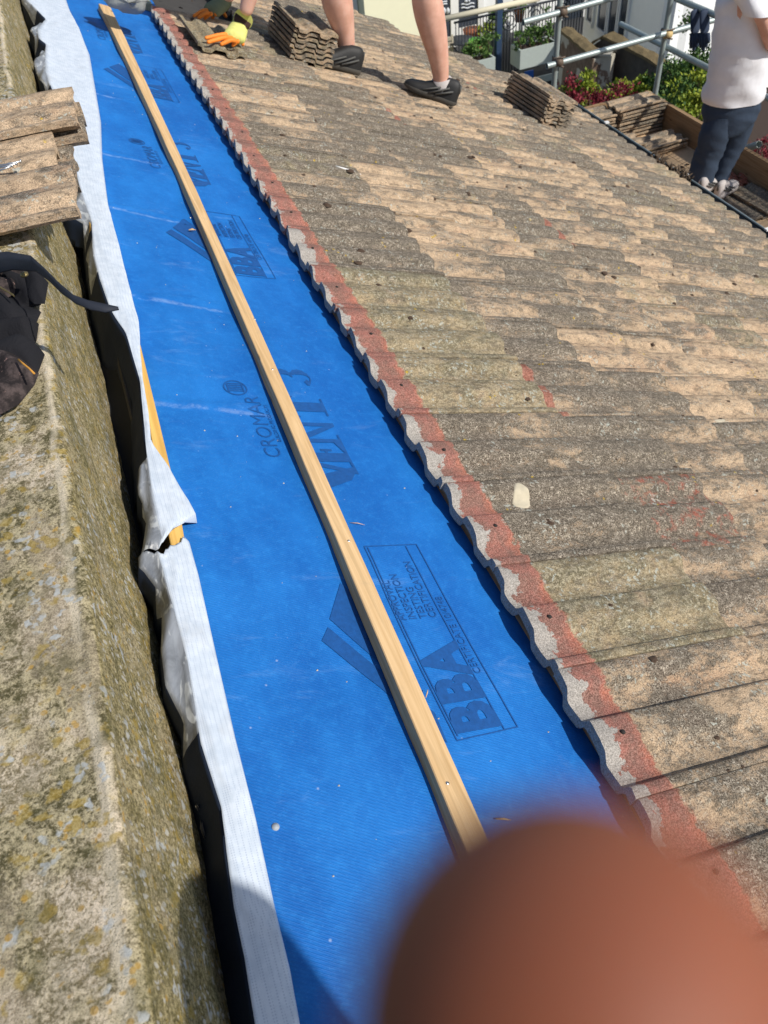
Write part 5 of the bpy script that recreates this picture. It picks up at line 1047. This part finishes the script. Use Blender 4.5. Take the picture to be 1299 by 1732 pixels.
# ------------------------------------------------------------------ the photographer: body behind the camera, one fingertip before the lens
ph = empty('person', Vector((.55, -.75, -1.15)), 'photographer with a blurred fingertip in front of the lens', 'person')
def cp(x, y, z): return RIGHT * x + UP * y + FWD * z      # camera offsets in metres
T_ = [cp(.0300, -.0520, .020), cp(.0190, -.0350, .0262), cp(.0118, -.0258, .0290), cp(.0083, -.0208, .0300)]
hand = cp(.045, -.075, -.004); wr_ = Vector((.06, -.24, -.05)); el_ = Vector((.26, -.54, -.24)); sho = Vector((.52, -.70, -.08)); ch_ = Vector((.68, -.74, -.22)); hd_ = Vector((.69, -.605, .16))
nk_ = Vector((.68, -.68, .0)); hp_ = Vector((.66, -.92, -.85)); sh2 = Vector((.86, -.70, -.10)); el2 = Vector((.95, -.82, -.40))
nd = [(hp_, .15), (Vector((.67, -.85, -.52)), .14), (ch_, .15), (nk_, .055), (hd_, (.085, .095)), (hd_ + Vector((0, 0, .09)), .065), (sho, .055), (el_, .042), (wr_, .026), (hand, (.030, .016)), (sh2, .055), (el2, .042), (el2 + Vector((-.12, .10, -.20)), .03),
      (hp_ + Vector((.10, -.02, -.02)), .09), (hp_ + Vector((.42, -.12, -.02)), .07), (hp_ + Vector((.62, -.1, -.42)), .05), (hp_ + Vector((-.02, -.14, -.02)), .09), (hp_ + Vector((.30, -.32, -.02)), .07), (hp_ + Vector((.50, -.3, -.38)), .05)]
ed = [(0, 1), (1, 2), (2, 3), (3, 4), (4, 5), (2, 6), (6, 7), (7, 8), (8, 9), (2, 10), (10, 11), (11, 12), (0, 13), (13, 14), (14, 15), (0, 16), (16, 17), (17, 18)]
skin('body', nd, ed, M['skin'], ph, 2)
skin('jacket', [(hp_, .16), (Vector((.67, -.85, -.52)), .155), (ch_, .165), (nk_, .07), (sho, .07), (el_, .058), (sh2, .07), (el2, .058)], [(0, 1), (1, 2), (2, 3), (2, 4), (4, 5), (2, 6), (6, 7)], M['jacket'], ph, 2, 0, .006)
skin('hair', [(hd_ + Vector((0, -.02, .05)), .095), (hd_ + Vector((0, -.02, .10)), .07)], [(0, 1)], M['hair'], ph, 2)
FA = [q_ * .80 for q_ in [cp(.0500, -.0800, .010), cp(.0330, -.0580, .0200), cp(.0215, -.0420, .0262), cp(.0140, -.0300, .0296), cp(.0095, -.0230, .0308), cp(.0070, -.0200, .0308)]]
fp = []; fr = []
for i in range(5):
    for t in (0, .25, .5, .75): fp.append(FA[i].lerp(FA[i + 1], t)); fr.append([.0082, .0079, .0077, .0075, .0073, .0071][i] * (1 - t) + [.0082, .0079, .0077, .0075, .0073, .0071][i + 1] * t)
dr = (FA[5] - FA[4]).normalized()
for i in range(13): a_ = R(90 * i / 12.4); fp.append(FA[5] + dr * .0063 * math.sin(a_)); fr.append(.0071 * math.cos(a_))
m = MB(); m.tube(fp, fr, 32); m.build('finger', M['finger'], ph)
for i in range(3):
    b0 = cp(.052 + .004 * i, -.085 - .018 * i, -.006); skin('finger', [(b0, .009), (b0 + cp(-.006, 0, .014), .0085), (b0 + cp(-.026, 0, .014), .008), (b0 + cp(-.040, 0, .012), .0065)], [(0, 1), (1, 2), (2, 3)], M['finger'], ph, 2)
b0 = cp(.050, -.07, -.02); skin('thumb', [(b0, .011), (b0 + cp(-.004, .01, -.010), .010), (b0 + cp(-.022, .02, -.012), .009)], [(0, 1), (1, 2)], M['finger'], ph, 2)
m = MB(); m.box(cp(-.063, -.135, -.0105), RIGHT * .074, UP * .153, FWD * .0085); tag(m.build('phone', M['phone']), 'black phone held by the photographer', 'phone')
# ------------------------------------------------------------------ render settings
sc = bpy.context.scene; sc.render.engine = 'CYCLES'; sc.cycles.max_bounces = 6
